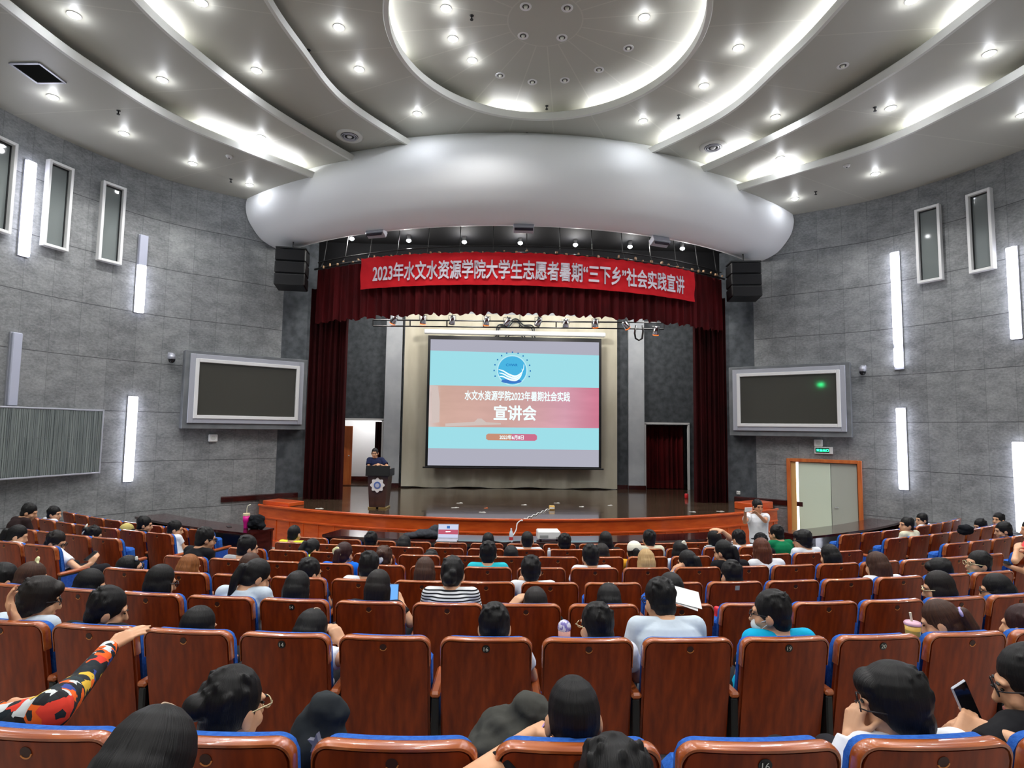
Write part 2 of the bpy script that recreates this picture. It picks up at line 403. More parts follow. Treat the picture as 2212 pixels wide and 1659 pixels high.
def band(name, z, inner, outer, y0, y1, hole=None, label=''):
    """one flat ceiling step between two plan curves, both sides"""
    ys = list(np.linspace(y0, y1, 90))
    if hole:
        cx, cy, r = hole; ys = sorted(ys + list(cy + r * np.cos(np.linspace(0, PI, 60))))
    mb = MB()
    for s in (-1, 1):
        rows = []
        for y in ys:
            xi = inner(y) if inner else 0.0
            if hole: xi = math.sqrt(max(hole[2] ** 2 - (y - hole[1]) ** 2, 0))
            rows.append([(s * xi, y, z), (s * max(outer(y), xi + .01), y, z)])
        mb.grid(rows)
    return struct(name, mb, M_CEIL, fix=False, label=label, cat='ceiling')

def lip_path(fn, s, ys):
    pts = [np.array([s * fn(y), y]) for y in ys]; out = []
    for k in range(len(pts)):
        d = pts[min(k + 1, len(pts) - 1)] - pts[max(k - 1, 0)]; d /= np.linalg.norm(d)
        n = np.array([-d[1], d[0]]);
        if n[0] * s < 0: n = -n
        out.append((pts[k][0], pts[k][1], n[0], n[1]))
    return out

def build_ceiling():
    wall_x = lambda y: float(np.interp(y, WPLAN[:, 1], WPLAN[:, 0])) + .3
    band('ceiling_outer_step', Z_OUT, C3, wall_x, -7, 16.9, label='lowest ceiling step along the side walls')
    band('ceiling_third_step', Z2_, C2, lambda y: C3(y) + .5, -7, 15.5, label='ceiling step next to the lowest one')
    band('ceiling_second_step', Z1_, C1, lambda y: C2(y) + .5, -7, 15.2, label='ceiling step around the innermost flat ring')
    band('ceiling_inner_ring', Z0_, None, lambda y: C1(y) + .5, -7, 14.6, DISC, label='inner ceiling ring around the round recess')
    mb = MB(); n = 72; ring = [(3.35 * math.cos(2 * PI * i / n), 9.9 + 3.35 * math.sin(2 * PI * i / n), Z_DOME) for i in range(n)]
    mb.add(ring, [tuple(range(n))]); struct('ceiling_round_recess', mb, M_CEIL, label='round raised ceiling panel in the middle of the hall', cat='ceiling')
    # vertical closing faces above the lips
    mb = MB()
    mb.grid([[(3.35 * math.cos(2 * PI * i / n), 9.9 + 3.35 * math.sin(2 * PI * i / n), z) for i in range(n + 1)] for z in (Z0_, Z_DOME)])
    for fn, z0, z1, y1 in ((C1, Z1_, Z0_, 14.6), (C2, Z2_, Z1_, 15.2), (C3, Z_OUT, Z2_, 15.5)):
        for s in (-1, 1):
            mb.grid([[(s * (fn(y) + .5), y, z) for y in np.linspace(-7, y1, 60)] for z in (z0, z1)])
    struct('ceiling_cove_back', mb, M_CEIL)
    k = 1
    for fn, z, y1, nm in ((C3, Z_OUT, 14.6, 'lowest'), (C2, Z2_, 14.5, 'middle'), (C1, Z1_, 14.2, 'upper')):
        for s in (-1, 1):
            mb = MB().sweep(lip_path(fn, s, np.linspace(-6.9, y1, 110)), [(-.03, z - .03), (.03, z - .03), (.05, z), (.05, z + .13), (0, z + .15), (-.03, z + .12)])
            o = struct(f'trim_{k}', mb, M_LIP, label=f'white curved cove edge of the {nm} ceiling step on the {"left" if s < 0 else "right"}', cat='trim'); auto_smooth(o); k += 1
    n = 120; path = [(2.8 * math.cos(2 * PI * i / n), 9.9 + 2.8 * math.sin(2 * PI * i / n), math.cos(2 * PI * i / n), math.sin(2 * PI * i / n)) for i in range(n)]
    o = struct('trim_7', MB().sweep(path, [(-.03, Z0_ - .03), (.05, Z0_ - .03), (.07, Z0_), (.07, Z0_ + .13), (0, Z0_ + .15), (-.03, Z0_ + .12)], True), M_LIP, label='white round cove edge of the central ceiling recess', cat='trim'); auto_smooth(o)
    # LED strips lying in the coves
    G = glow('cove_light', (248, 250, 255), E_COVE)
    def strip(nm_label, path3):
        o = obj('cove_light_strip', MB().tube(path3, .018, 6), G); tag(o, nm_label, 'light strip', 'cove light strips')
    side = {-1: 'left', 1: 'right'}
    for fn, z, s, a, b, lab in ((C3, Z_OUT, -1, 12.25, 14.15, 'lit cove strip near the soffit on the lowest step, left'), (C2, Z2_, -1, 7.9, 9.85, 'lit cove strip along the middle step, left side'),
                                (C1, Z1_, 1, 6.5, 13.5, 'long lit cove strip along the upper step, right side'), (C2, Z2_, 1, 12.9, 13.85, 'short lit cove strip of the middle step beside the round air vent, right'),
                                (C2, Z2_, 1, 7.2, 8.9, 'lit cove strip of the middle step at the top edge, right'), (C3, Z_OUT, 1, 13.2, 14.1, 'short lit cove strip of the lowest step at the soffit, right'),
                                (C3, Z_OUT, 1, 10.1, 11.4, 'lit cove strip halfway along the lowest step, right'),
                                (C1, Z1_, -1, -3, 5.5, 'added unseen cove strip of the upper step over the rear seats, left'), (C1, Z1_, 1, -3, 5.5, 'added unseen cove strip of the upper step over the rear seats, right')):  # rear pair is out of view, added for more light in the hall
        strip(lab, [(s * (fn(y) + .24), y, z + .10) for y in np.linspace(a, b, max(6, int((b - a) * 5)))])
    for a, b, lab in ((-66, 56, 'long lit cove strip of the round recess, right side'), (-109, -91, 'short lit cove strip of the round recess towards the stage'), (160, 202, 'lit cove strip of the round recess, left side')):
        # angles measured anticlockwise from +X with the stage at +90
        a2, b2 = -a, -b
        strip(lab, [(3.04 * math.cos(math.radians(t)), 9.9 + 3.04 * math.sin(math.radians(t)), Z0_ + .10) for t in np.linspace(a2, b2, 40)])

def build_soffit():
    prof = [(10.7, 10.2), (10.94, 10.1), (11.2, 9.8), (11.38, 9.5), (11.5, 9.2), (11.53, 8.95), (11.46, 8.66), (11.3, 8.42), (11.08, 8.2), (10.8, 8.06), (10.53, 8.0), (10.3, 8.03), (10.1, 8.15), (10.0, 8.45)]
    P = spline(prof, 4); mb = MB()
    rows = []
    for a in np.linspace(-41.5, 41.5, 90): rows.append([arc(r, a, z) for r, z in P])
    mb.grid(rows); struct('ceiling_soffit', mb, M_SOFFIT, True, label='big white rounded soffit bulging over the stage opening', cat='soffit')
    # black ceiling and header over the front of the stage
    mb = MB().grid([[arc(r, a, 8.44) for a in np.linspace(-40, 40, 40)] for r in (10.05, 8.6, 7.0)])
    mb.grid([[(x, 16.95, 8.44), (x, 16.95, 6.62)] for x in np.linspace(-6.6, 6.6, 3)])
    struct('ceiling_black_over_stage', mb, M_BLACKM, label='black painted ceiling above the stage valance', cat='ceiling')

def build_stage():
    R = 11.4; A = 35.6; arcp = [arc(R, a) for a in np.linspace(-A, A, 60)]
    out = [(p[0], p[1]) for p in arcp] + [(7.15, 16.3), (6.35, 16.95), (6.35, 20.3), (-6.35, 20.3), (-6.35, 16.95), (-7.15, 16.3)]
    mb = MB().prism(out, .9, 1.0); struct('floor_stage', mb, M_STAGE, label='dark glossy wooden stage floor with scuffs', cat='stage floor')
    # apron: boarded front with a cap moulding
    def path(r):
        o = []
        for a in np.linspace(-A, A, 80):
            p = arc(r, a); t = math.radians(a); o.append((p[0], p[1], math.sin(t), -math.cos(t)))
        return o
    mb = MB().sweep(path(R), [(-.02, 0), (.02, 0), (.02, .992), (-.02, .992)])
    for s in (-1, 1):
        e = arc(R, s * A); mb.prism([(e[0], e[1]), (s * 7.15, 16.3), (s * 7.12, 16.34), (e[0] - s * .05, e[1])], 0, .992)
    ap = obj('stage_apron', mb, M_APRON); ap['kind'] = 'structure'; tag(ap, 'orange brown boarded front of the curved stage', 'stage front'); auto_smooth(ap)
    wpart('cap_moulding', MB().sweep(path(R), [(-.25, .99), (.05, .99), (.06, 1.0), (.06, 1.03), (.045, 1.045), (-.02, 1.012), (-.25, 1.004)]), M_APRON, ap)
    wpart('rail', MB().sweep(path(R + .02), [(0, .70), (.02, .71), (.02, .74), (0, .75)]), M_APRON, ap)
    wpart('plinth', MB().sweep(path(R + .02), [(0, .02), (.04, .02), (.04, .2), (0, .22)]), M_APRON, ap)
    mb = MB()
    for a in np.arange(-A + 1.2, A, 2.3):
        p = arc(R + .028, a, .46); mb.box(p, (.022, .02, .48), rotz(math.radians(a)))
    wpart('batten_strips', mb, M_APRON, ap)
    # low boxes at the two stage corners
    for s, lab in ((-1, 'low orange wooden block on the stage corner by the left wall'), (1, 'orange wooden block on the stage corner behind the standing photographer')):
        c = arc(10.95, s * 34.0, 1.09 if s > 0 else 1.05); b = obj('wooden_block', MB().box((0, 0, 0), (.95, .5, .18 if s > 0 else .10), None, .012), M_APRON)
        b.location = c; b.rotation_euler = (0, 0, s * math.radians(34) * .9); tag(b, lab, 'block')
    # stage house
    z1 = 7.4
    mb = MB().grid([[(s_ * 6.3, y, z) for y in (16.9, 20.3)] for z in (1.0, z1) for s_ in (-1,)]); mb.grid([[(6.3, y, z) for y in (16.9, 20.3)] for z in (1.0, z1)])
    struct('wall_stage_sides', mb, M_STAGEW)
    # rear wall with two doorways
    for s, nm in ((-1, 'wall_stage_rear_left'), (1, 'wall_stage_rear_right')):
        xs = sorted([s * 6.3, s * 6.05, s * 4.52, s * 4.47]); mb = MB()
        a, b = (4.52, 6.05)
        for x0, x1, zz0, zz1 in ((4.47, a, 1, z1), (b, 6.3, 1, z1), (a, b, 3.25, z1)):
            mb.box((s * (x0 + x1) / 2, 20.06, (zz0 + zz1) / 2), (x1 - x0, .12, zz1 - zz0))
        struct(nm, mb, M_STAGEW, label=f'rough dark grey stage wall above the {"left" if s < 0 else "right"} rear doorway', cat='wall')
        pl = MB().box((s * 4.19, 19.98, 4.2), (.56, .3, 6.4), None, .01)
        for zj in (2.35, 3.6, 4.9): pl.box((s * 4.19, 19.829, zj), (.56, .004, .02))
        struct(f'column_stage_{"left" if s < 0 else "right"}', pl, M_PILLAR, label=f'pale panelled pillar beside the {"left" if s < 0 else "right"} rear stage doorway', cat='pillar')
        struct(f'column_stage_grey_{"left" if s < 0 else "right"}', MB().box((s * 3.72, 20.05, 4.2), (.36, .2, 6.4)), M_STAGEW)
        struct(f'baseboard_stage_{"left" if s < 0 else "right"}', MB().box((s * 4.2, 19.80, 1.07), (.6, .05, .14)).box((s * 3.7, 19.93, 1.07), (.4, .05, .14)), M_DESK)
    struct('wall_stage_rear', MB().box((0, 20.2, 4.2), (7.4, .1, 6.4)), M_PILLAR)
    struct('ceiling_stage', MB().grid([[(-6.3, y, z1), (6.3, y, z1)] for y in (16.9, 20.6)]), M_STAGEW)
    # rooms behind the doorways
    for s in (-1, 1):
        mb = MB(); x0, x1 = s * 4.3, s * 6.6
        mb.grid([[(x0, 22, z), (x1, 22, z)] for z in (1, 3.6)]); mb.grid([[(x1, y, z) for y in (20.12, 22)] for z in (1, 3.6)]); mb.grid([[(x0, y, z) for y in (20.12, 22)] for z in (1, 3.6)])
        mb.grid([[(x0, y, 3.6), (x1, y, 3.6)] for y in (20.12, 22)]); struct(f'wall_corridor_{"left" if s < 0 else "right"}', mb, M_WHITE)
        struct(f'floor_corridor_{"left" if s < 0 else "right"}', MB().grid([[(x0, y, 1.0), (x1, y, 1.0)] for y in (20.0, 22)]), M_STAGE)
        fr = MB(); w = .06
        for xx in (4.52, 6.05): fr.box((s * xx, 19.99, 2.13), (w, .1, 2.26))
        fr.box((s * 5.285, 19.99, 3.27), (1.59, .1, .07)); struct(f'trim_doorway_{"left" if s < 0 else "right"}', fr, M_WHITE, label=f'white frame of the {"left" if s < 0 else "right"} rear stage doorway', cat='door frame')
        if s < 0:
            lt = bpy.data.lights.new('corridor_lamp', 'POINT'); lt.energy = 22; lt.shadow_soft_size = .15
            lo = bpy.data.objects.new('corridor_lamp', lt); COL.objects.link(lo); lo.location = (s * 5.4, 21.0, 3.4)
    struct('baseboard_corridor', MB().box((-5.3, 21.96, 1.09), (2.2, .05, .18)), M_DESK)
    d = thing('corridor_door', 'orange wooden door ajar seen through the left rear stage doorway', 'door', (-5.9, 20.55, 1.0))
    obj('door_leaf', MB().box((.0, .1, 1.02), (.42, .05, 2.04), rotz(.35), .006), M_ORANGE_WOOD, d)
    obj('door_handle', MB().cone((.10, .09, 1.0), (.12, .02, 1.0), .014).ell((.12, .01, 1.0), .025), M_CHROME, d)
    # jambs beside the opening and dark skirting on the stage
    for s in (-1, 1):
        nm = 'left' if s < 0 else 'right'
        mb = MB().prism([(s * 6.22, 16.84), (s * 6.0, 16.92), (s * 6.0, 17.1), (s * 6.9, 17.1), (s * 6.9, 16.4)], 1.0, 8.4)
        struct(f'column_proscenium_{nm}', mb, M_STAGEW, label=f'dark grey bevelled jamb at the {nm} edge of the stage opening', cat='jamb')
        pts = [wall_frame(s, y) for y in np.linspace(15.6, 16.8, 8)]; path = [(p[0], p[1], nn[0], nn[1]) for p, t, nn in pts]
        struct(f'baseboard_{nm}', MB().sweep(path, [(0, 1.0), (.05, 1.0), (.05, 1.12), (0, 1.14)]), M_DESK)
build_walls(); build_ceiling(); build_soffit(); build_stage()

# ------------------------------------------------------------------ lamps of the hall
def lamp(name, loc, watts, size=.05, col=(1, .97, .93), parent=None, kind='POINT', rot=None, spot=None):
    l = bpy.data.lights.new(name, kind); l.energy = watts; l.shadow_soft_size = size; l.color = col
    if spot: l.spot_size = spot; l.spot_blend = .6
    o = bpy.data.objects.new(name, l); COL.objects.link(o); o.location = tuple(map(float, loc))
    if rot: o.rotation_euler = rot
    if parent is not None: o.parent = parent
    return o
G_LAMP = glow('lamp_glass', (238, 244, 255), 60.0)
M_OFF = mat('unlit_lamp', (226, 226, 214), .3)
def y_front(p): return p[1] > 6.5
def downlight(p, lit, label, group='recessed ceiling downlights', watts=None, cone=130):
    t = thing('downlight', label, 'downlight', p, 0, group)
    obj('trim_ring', MB().lathe([(.062, -.004), (.10, -.012), (.105, -.004), (.105, .0)], n=20), M_WHITE, t, True)
    if lit:
        obj('lamp_glass', MB().ell((0, 0, -.015), (.062, .062, .034), nu=14, nv=8), G_LAMP, t, True)
        lamp('downlight_bulb', (0, 0, -.13), P_HALO, .06, (.97, .98, 1.0), t) if y_front(p) else None
        lamp('downlight_beam', (0, 0, -.07), watts or P_DOWN, .06, (1.0, .99, .97), t, 'SPOT', (math.radians(-36) if cone < 100 else 0, 0, 0), math.radians(cone))
    else:
        obj('dark_cup', MB().lathe([(.062, -.004), (.05, -.003), (.04, -.001)], n=20), M_DARKP, t, True)
        obj('bulb', MB().ell((0, 0, -.018), (.034, .034, .026)), M_OFF, t, True)
ORD = ['nearest', 'second nearest', 'third nearest', 'fourth nearest', 'fifth nearest', 'sixth nearest']
LIT = {('lowest', 'left', Z_OUT): [(539, 399), (416.5, 353), (268, 288), (114, 209)], ('lowest', 'right', Z_OUT): [(1717, 429), (1891, 375), (2209, 248)],
       ('third', 'left', Z2_): [(564, 296), (351, 172), (160, 32)], ('third', 'right', Z2_): [(1686, 341), (1924, 233), (2137, 115)],
       ('second', 'left', Z1_): [(554, 152), (435, 5)], ('second', 'right', Z1_): [(1675.4, 252), (1970, 0)],
       ('inner ring', 'left', Z0_): [(901.6, 245), (776, 149), (732, 58.5)], ('inner ring', 'right', Z0_): [(1389, 261), (1520.5, 185), (1595, 103)]}
for (bn, sd, z), pts in LIT.items():
    bn2 = bn if bn == 'inner ring' else bn + ' ceiling step'
    for k, (u, v) in enumerate(pts):
        downlight(at_z(u, v, z), True, f'lit downlight on the {bn2}, {sd} side, {ORD[k]} to the stage', cone=84 if k == 0 else 130)
for (u, v), lab in (((963.5, 18), 'lit downlight in the round recess at its left, farthest from the stage'), ((978.5, 83.6), 'lit downlight in the round recess at its left, middle of three'),
                    ((1020, 130), 'lit downlight in the round recess at its left, nearest to the stage'), ((1391.6, 37), 'only lit downlight on the right of the round recess')):
    downlight(at_z(u, v, Z_DOME), True, lab)
for (u, v), lab in (((1135.7, 14), 'unlit spot of the square of four in the recess, far left'), ((1225, 17), 'unlit spot of the square of four in the recess, far right'),
                    ((1130, 77), 'unlit spot of the square of four in the recess, near stage left'), ((1214, 81), 'unlit spot of the square of four in the recess, near stage right'),
                    ((1357.5, 104), 'unlit outer spot of the round recess, first below the lit one at right'), ((1294, 150.5), 'unlit outer spot of the round recess, second below the lit one at right'),
                    ((1220, 173), 'unlit outer spot of the recess, right of the seam towards the stage'), ((1150, 177), 'unlit outer spot of the recess, left of the seam towards the stage'),
                    ((1080.5, 163), 'unlit outer spot of the recess beside the lit ones at left')):
    downlight(at_z(u, v, Z_DOME), False, lab, 'unlit recessed spots of the round recess')
downlight(at_z(1820.6, 142, Z1_), False, 'unlit white downlight alone on the right second ceiling step', 'recessed ceiling downlights')
k = 0
for y in (-4.5, -1.0, 2.6, 5.8):          # the rest of the hall behind and above the camera
    for x, z in ((-9.2, Z_OUT), (-5.2, Z1_), (-1.8, Z0_), (1.8, Z0_), (5.2, Z1_), (9.2, Z_OUT)):
        k += 1; downlight((x, y, z), True, 'lit recessed downlight over the rear seats', 'downlights over the rear seats', P_DOWN * 1.3)
for k, (u, v) in enumerate(((760, 516), (883, 520), (1003, 523), (1124, 525), (1243, 529), (1361, 533), (1474, 537))):
    p = at_y(u, v, 16.1)
    t = thing('stage_spotlight', f'white glowing stage lamp under the black ceiling, {["first", "second", "third", "fourth", "fifth", "sixth", "seventh"][k]} from the left', 'stage light', p, 0, 'stage lamps above the valance')
    obj('housing', MB().cone((0, 0, .03), (0, 0, .16), .05, .06, 14), M_BLACK, t)
    obj('hanger', MB().cone((0, 0, .15), (0, 0, 8.44 - p[2]), .012), M_BLACK, t)
    obj('lamp_glass', MB().ell((0, 0, 0), (.065, .065, .045)), G_LAMP, t, True)
    lamp('stage_bulb', (0, -.12, -.10), P_STAGE, .08, (1, .96, .9), t)

for k, x in enumerate((-4.2, -1.4, 1.4, 4.2)):   # unseen lamps added in the fly space to brighten the backdrop
    t = thing('stage_fill_lamp', f'added fill lamp in the space above the stage, {ORD[k]} to its left side'.replace('nearest to', 'closest to'), 'stage light', (x, 17.25, 7.15), 0, 'added fill lamps above the stage')
    obj('housing', MB().box((0, 0, .12), (.9, .14, .1), None, .02), M_BLACK, t); obj('lamp_glass', MB().box((0, 0, .06), (.8, .1, .02)), glow('fill_glass', (255, 250, 240), 4.0), t); lamp('fill_bulb', (0, 0, -.05), 120.0, .2, (1, .97, .92), t)

# ------------------------------------------------------------------ lettering
def text_mesh(s, bold=0.0, res=3):
    """flat outline mesh of a line of text, as (verts Nx2 scaled so that the line is 1 high, faces, width)"""
    c = bpy.data.curves.new('text', 'FONT'); c.body = s; c.size = 1.0; c.offset = bold; c.resolution_u = res; c.fill_mode = 'FRONT'; c.dimensions = '2D'
    o = bpy.data.objects.new('text', c); COL.objects.link(o); bpy.context.view_layer.update()
    me = bpy.data.meshes.new_from_object(o.evaluated_get(bpy.context.evaluated_depsgraph_get()))
    v = np.array([tuple(p.co) for p in me.vertices])[:, :2]; f = [tuple(p.vertices) for p in me.polygons]
    bpy.data.objects.remove(o); bpy.data.curves.remove(c); bpy.data.meshes.remove(me)
    lo, hi = v.min(0), v.max(0); h = hi[1] - lo[1]
    return (v - lo) / h, f, (hi[0] - lo[0]) / h
def text_part(name, s, width, height, fn, m, parent, bold=0.0, world=True):
    v, f, w = text_mesh(s); mb = MB()
    for dx, dy in ([(0, 0)] + [(bold * math.cos(q * PI / 6), bold * .8 * math.sin(q * PI / 6)) for q in range(12)] if bold else [(0, 0)]):
        mb.add([fn((a + dx) / w * width, (b + dy) * height) for a, b in v], f)
    return (wpart if world else obj)(name, mb, m, parent, fix=False)

# ------------------------------------------------------------------ things on the side walls
M_CASING = noisy('casing_grey', (104, 107, 110), (120, 123, 126), (3, 3, 3), .8, 6, .15, 30, spec=.2)
M_SILVER = mat('silver_frame', (178, 180, 190), .4, .3)
M_SCREEN = mat('dead_screen', (62, 61, 55), .35, 0, .3, coat=1.0)
M_SCREEN.node_tree.nodes['Principled BSDF'].inputs['Coat Roughness'].default_value = .05
M_GLASSD = mat('dark_window_glass', (112, 119, 118), .05, 0, .9)
G_BAR = glow('light_bar', (236, 238, 255), E_STRIP)
M_BAROFF = mat('unlit_light_bar', (178, 182, 200), .5)
def on_wall(name, label, cat, s, P, N, z, off=0.0, group=None):
    return thing(name, label, cat, (P[0] + N[0] * off, P[1] + N[1] * off, z), math.atan2(N[0], -N[1]), group)
def chord(s, a, b):
    a = np.array([s * a[0], a[1]]); b = np.array([s * b[0], b[1]]); P = (a + b) / 2; t = (b - a) / np.linalg.norm(b - a)
    N = np.array([-t[1], t[0]]);  N = N if N @ (np.array([0, 9.0]) - P) > 0 else -N
    return P, N, float(np.linalg.norm(b - a))
def frame_mb(w, h, bar, d, y=0.0, bev=.008, z=0.0):
    mb = MB()
    for sx in (-1, 1): mb.box((sx * (w / 2 - bar / 2), y, z), (bar, d, h), None, bev)
    for sz in (-1, 1): mb.box((0, y, z + sz * (h / 2 - bar / 2)), (w - 2 * bar + .002, d, bar), None, bev)
    return mb
for s in (-1, 1):
    nm = 'left' if s < 0 else 'right'
    P, N, w = chord(s, (8.62, 15.03), (6.34, 16.74))
    t = on_wall('wall_display', f'big switched-off display in a silver frame on the {nm} wall' + (' above the exit sign' if s > 0 else ' beside the speaking lectern'), 'display', s, P, N, 3.925, .0)
    obj('casing', MB().box((0, -.12, -.03), (w + .22, .34, 1.98), None, .01), M_CASING, t)
    obj('outer_frame', frame_mb(w, 1.75, .13, .05, -.31), M_SILVER, t)
    obj('inner_frame', frame_mb(w - .24, 1.52, .09, .07, -.33), M_WHITE, t)
    obj('screen', MB().box((0, -.300, 0), (w - .36, .02, 1.40)), M_SCREEN, t)
wn = 0
for s, ys, lab in ((-1, (13.365, 13.79), 'narrow upright window nearest the stage on the left wall, beside the lower bar of the upper pair'), (-1, (12.31, 12.775), 'narrow upright window in the middle of the left wall row'),
                   (-1, (11.2, 11.67), 'narrow upright window farthest from the stage on the left wall, cut by the picture edge'), (1, (13.285, 13.735), 'narrow upright window nearest the stage on the right wall'),
                   (1, (12.295, 12.75), 'narrow upright window farther from the stage on the right wall')):
    a, b = (wall_frame(1, y)[0] for y in ys); P, N, w = chord(s, a, b); wn += 1
    t = on_wall(f'window_{wn}', lab, 'window', s, P, N, 7.665); t['kind'] = 'structure'
    obj('window_frame', frame_mb(w + .02, 1.87, .06, .16, -.05, .006), M_WHITE, t)
    obj('window_reveal', frame_mb(w - .10, 1.75, .02, .05, -.015, .0), M_DARKP, t)
    obj('pane', MB().box((0, -.012, 0), (w - .12, .012, 1.74)), M_GLASSD, t)
for s, y, z0, z1, zl, lab in ((-1, 11.99, 6.40, 8.39, None, 'upright light bar between two windows high on the left wall'), (-1, 14.21, 5.70, 7.61, 6.85, 'upright light bar right of the left windows with its top part unlit'),
                              (-1, 11.98, 3.33, 4.81, 0, 'unlit grey light bar above the ribbed panel on the left wall'), (-1, 14.21, 1.65, 3.66, None, 'upright light bar low on the left wall beside the ribbed panel'),
                              (1, 11.97, 5.10, 7.12, None, 'upright light bar high on the right wall at the picture edge'), (1, 14.18, 4.65, 7.67, None, 'longest upright light bar left of the right windows'),
                              (1, 14.18, 1.64, 3.66, None, 'upright light bar low on the right wall past the exit door'), (1, 12.05, .96, 2.87, None, 'lowest light bar on the right wall, cut by the picture edge')):
    P, T, N = wall_frame(s, y); t = on_wall('wall_light_bar', lab, 'wall light', s, P, N, (z0 + z1) / 2, 0, 'upright light bars on the side walls'); h = z1 - z0
    obj('back_plate', MB().box((0, -.015, 0), (.21, .05, h + .02)), M_SILVER, t)
    if zl is None:
        n = 2 if z1 - z0 > 2.5 else 1
        if n == 1: obj('diffuser', MB().box((0, -.07, 0), (.185, .07, h), None, .015), G_BAR, t)
        else:
            obj('diffuser', MB().box((0, -.07, .31), (.185, .07, h - .65), None, .015), G_BAR, t); obj('diffuser', MB().box((0, -.07, -h / 2 + .30), (.185, .07, .47), None, .015), G_BAR, t)
    elif zl == 0: obj('diffuser', MB().box((0, -.07, 0), (.185, .07, h), None, .015), M_BAROFF, t)
    else:
        zc = (z0 + z1) / 2
        obj('diffuser', MB().box((0, -.07, (z0 + zl) / 2 - zc), (.185, .07, zl - z0), None, .01), G_BAR, t); obj('unlit_diffuser', MB().box((0, -.07, (zl + z1) / 2 - zc), (.185, .07, z1 - zl - .01), None, .01), M_BAROFF, t)['label'] = 'unlit grey upper part'
a, b = wall_frame(1, 11.0)[0], wall_frame(1, 13.63)[0]; P, N, w = chord(-1, a, b)
t = on_wall('ribbed_wall_panel', 'grey ribbed acoustic panel in a white frame low on the left wall', 'wall panel', -1, P, N, 2.60, .12)
mb = MB(); random.seed(4); x = -w / 2 + .05
while x < w / 2 - .05:
    ww = random.uniform(.02, .05); mb.box((x + ww / 2, random.uniform(-.012, .0), 0), (ww * .8, .03, 1.36)); x += ww
obj('ribs', mb, noisy('rib_grey', (96, 104, 104), (122, 130, 128), (30, 30, 1), .7, 4), t)
obj('backing', MB().box((0, .04, 0), (w - .02, .04, 1.40)), M_STAGEW, t)
obj('frame', frame_mb(w, 1.44, .035, .06), M_SILVER, t)
mb = MB()
for zz in (-.32, .10): mb.box((0, -.014, zz), (w - .06, .012, .012))
obj('cross_rails', mb, M_CASING, t)
for s, (u, v), lab in ((-1, (367, 776), 'round silver dome camera on the left wall beside the display'), (1, (1862, 801), 'round silver dome camera on the right wall beside the display')):
    P, T, N = wall_frame(s, 14.80); t = on_wall('dome_camera', lab, 'camera', s, P, N, 4.65, 0, 'dome cameras')
    obj('bracket', MB().box((0, -.09, .10), (.09, .2, .05), None, .01).box((0, -.01, .08), (.12, .03, .16), None, .01), M_SILVER, t)
    obj('body', MB().cone((0, -.16, -.02), (0, -.16, .09), .085, .07, 18).ell((0, -.16, .09), (.07, .07, .04)), M_SILVER, t, True)
    obj('dome', MB().ell((0, -.16, -.03), (.078, .078, .09)), mat('camera_glass', (18, 18, 22), .1), t, True)
for s, y, z, lab in ((-1, 15.45, 2.67, 'square white emergency lamp box under the left display'), (1, 15.47, 2.74, 'square white wall speaker above the exit sign')):  # left box is an emergency lamp, right one a speaker
    P, T, N = wall_frame(s, y); t = on_wall('wall_box', lab, 'speaker', s, P, N, z, 0, 'small white wall speakers')
    obj('body', MB().box((0, -.04, 0), (.21, .09, .2), None, .02), M_WHITEP, t); obj('speaker_grille', MB().cone((0, -.085, 0), (0, -.09, 0), .06, .06, 20), mat('off_white', (205, 205, 200), .6), t)
P, T, N = wall_frame(1, 15.40); t = on_wall('exit_sign', 'green exit sign in a white box above the right door', 'exit sign', 1, P, N, 2.545)
obj('box', MB().box((0, -.03, 0), (.44, .06, .19), None, .008), M_WHITE, t)
obj('lit_face', MB().box((-.03, -.061, 0), (.33, .006, .125)), mat('exit_dark_green', (8, 62, 40), .4), t)
text_part('pictogram', '安全出口', .29, .065, lambda a, b: (-.17 + a, -.066, -.03 + b), glow('exit_green', (40, 255, 150), 5.0), t, .0, False)
P, T, N = wall_frame(1, 16.74); t = on_wall('wall_socket', 'small white wall socket at the stage end of the right wall', 'socket', 1, P, N, 1.25)
obj('plate', MB().box((0, -.012, 0), (.10, .024, .10), None, .006), M_WHITEP, t); obj('holes', MB().box((-.02, -.025, 0), (.012, .004, .03)).box((.02, -.025, 0), (.012, .004, .03)), M_DARKP, t)
# the rear exit sign on the left wall whose glint shows in the right display
P, N, w = chord(1, (8.62, 15.03), (6.34, 16.74)); n3 = np.array([N[0], N[1], 0]); q0 = np.array([P[0], P[1], 0]) + n3 * .31; d = ray(1771, 831); hp = CAM + d * (((q0 - CAM) @ n3) / (d @ n3)); rd = d - 2 * (d @ n3) * n3
tt = min((k * .02 for k in range(1, 2000) if (lambda e: -e[0] > float(np.interp(e[1], WPLAN[:, 1], WPLAN[:, 0])) - .05 or e[1] < -6.9)(hp + rd * k * .02))); e = hp + rd * tt
t = thing('exit_sign', 'green lit exit sign at the rear of the hall, glinting in the right display', 'exit sign', e, math.atan2(-rd[0], rd[1]))
obj('box', MB().box((0, .02, 0), (.50, .06, .24), None, .008), M_WHITE, t); obj('lit_face', MB().box((0, -.015, 0), (.44, .006, .19)), glow('exit_face', (30, 235, 130), 26.0), t)
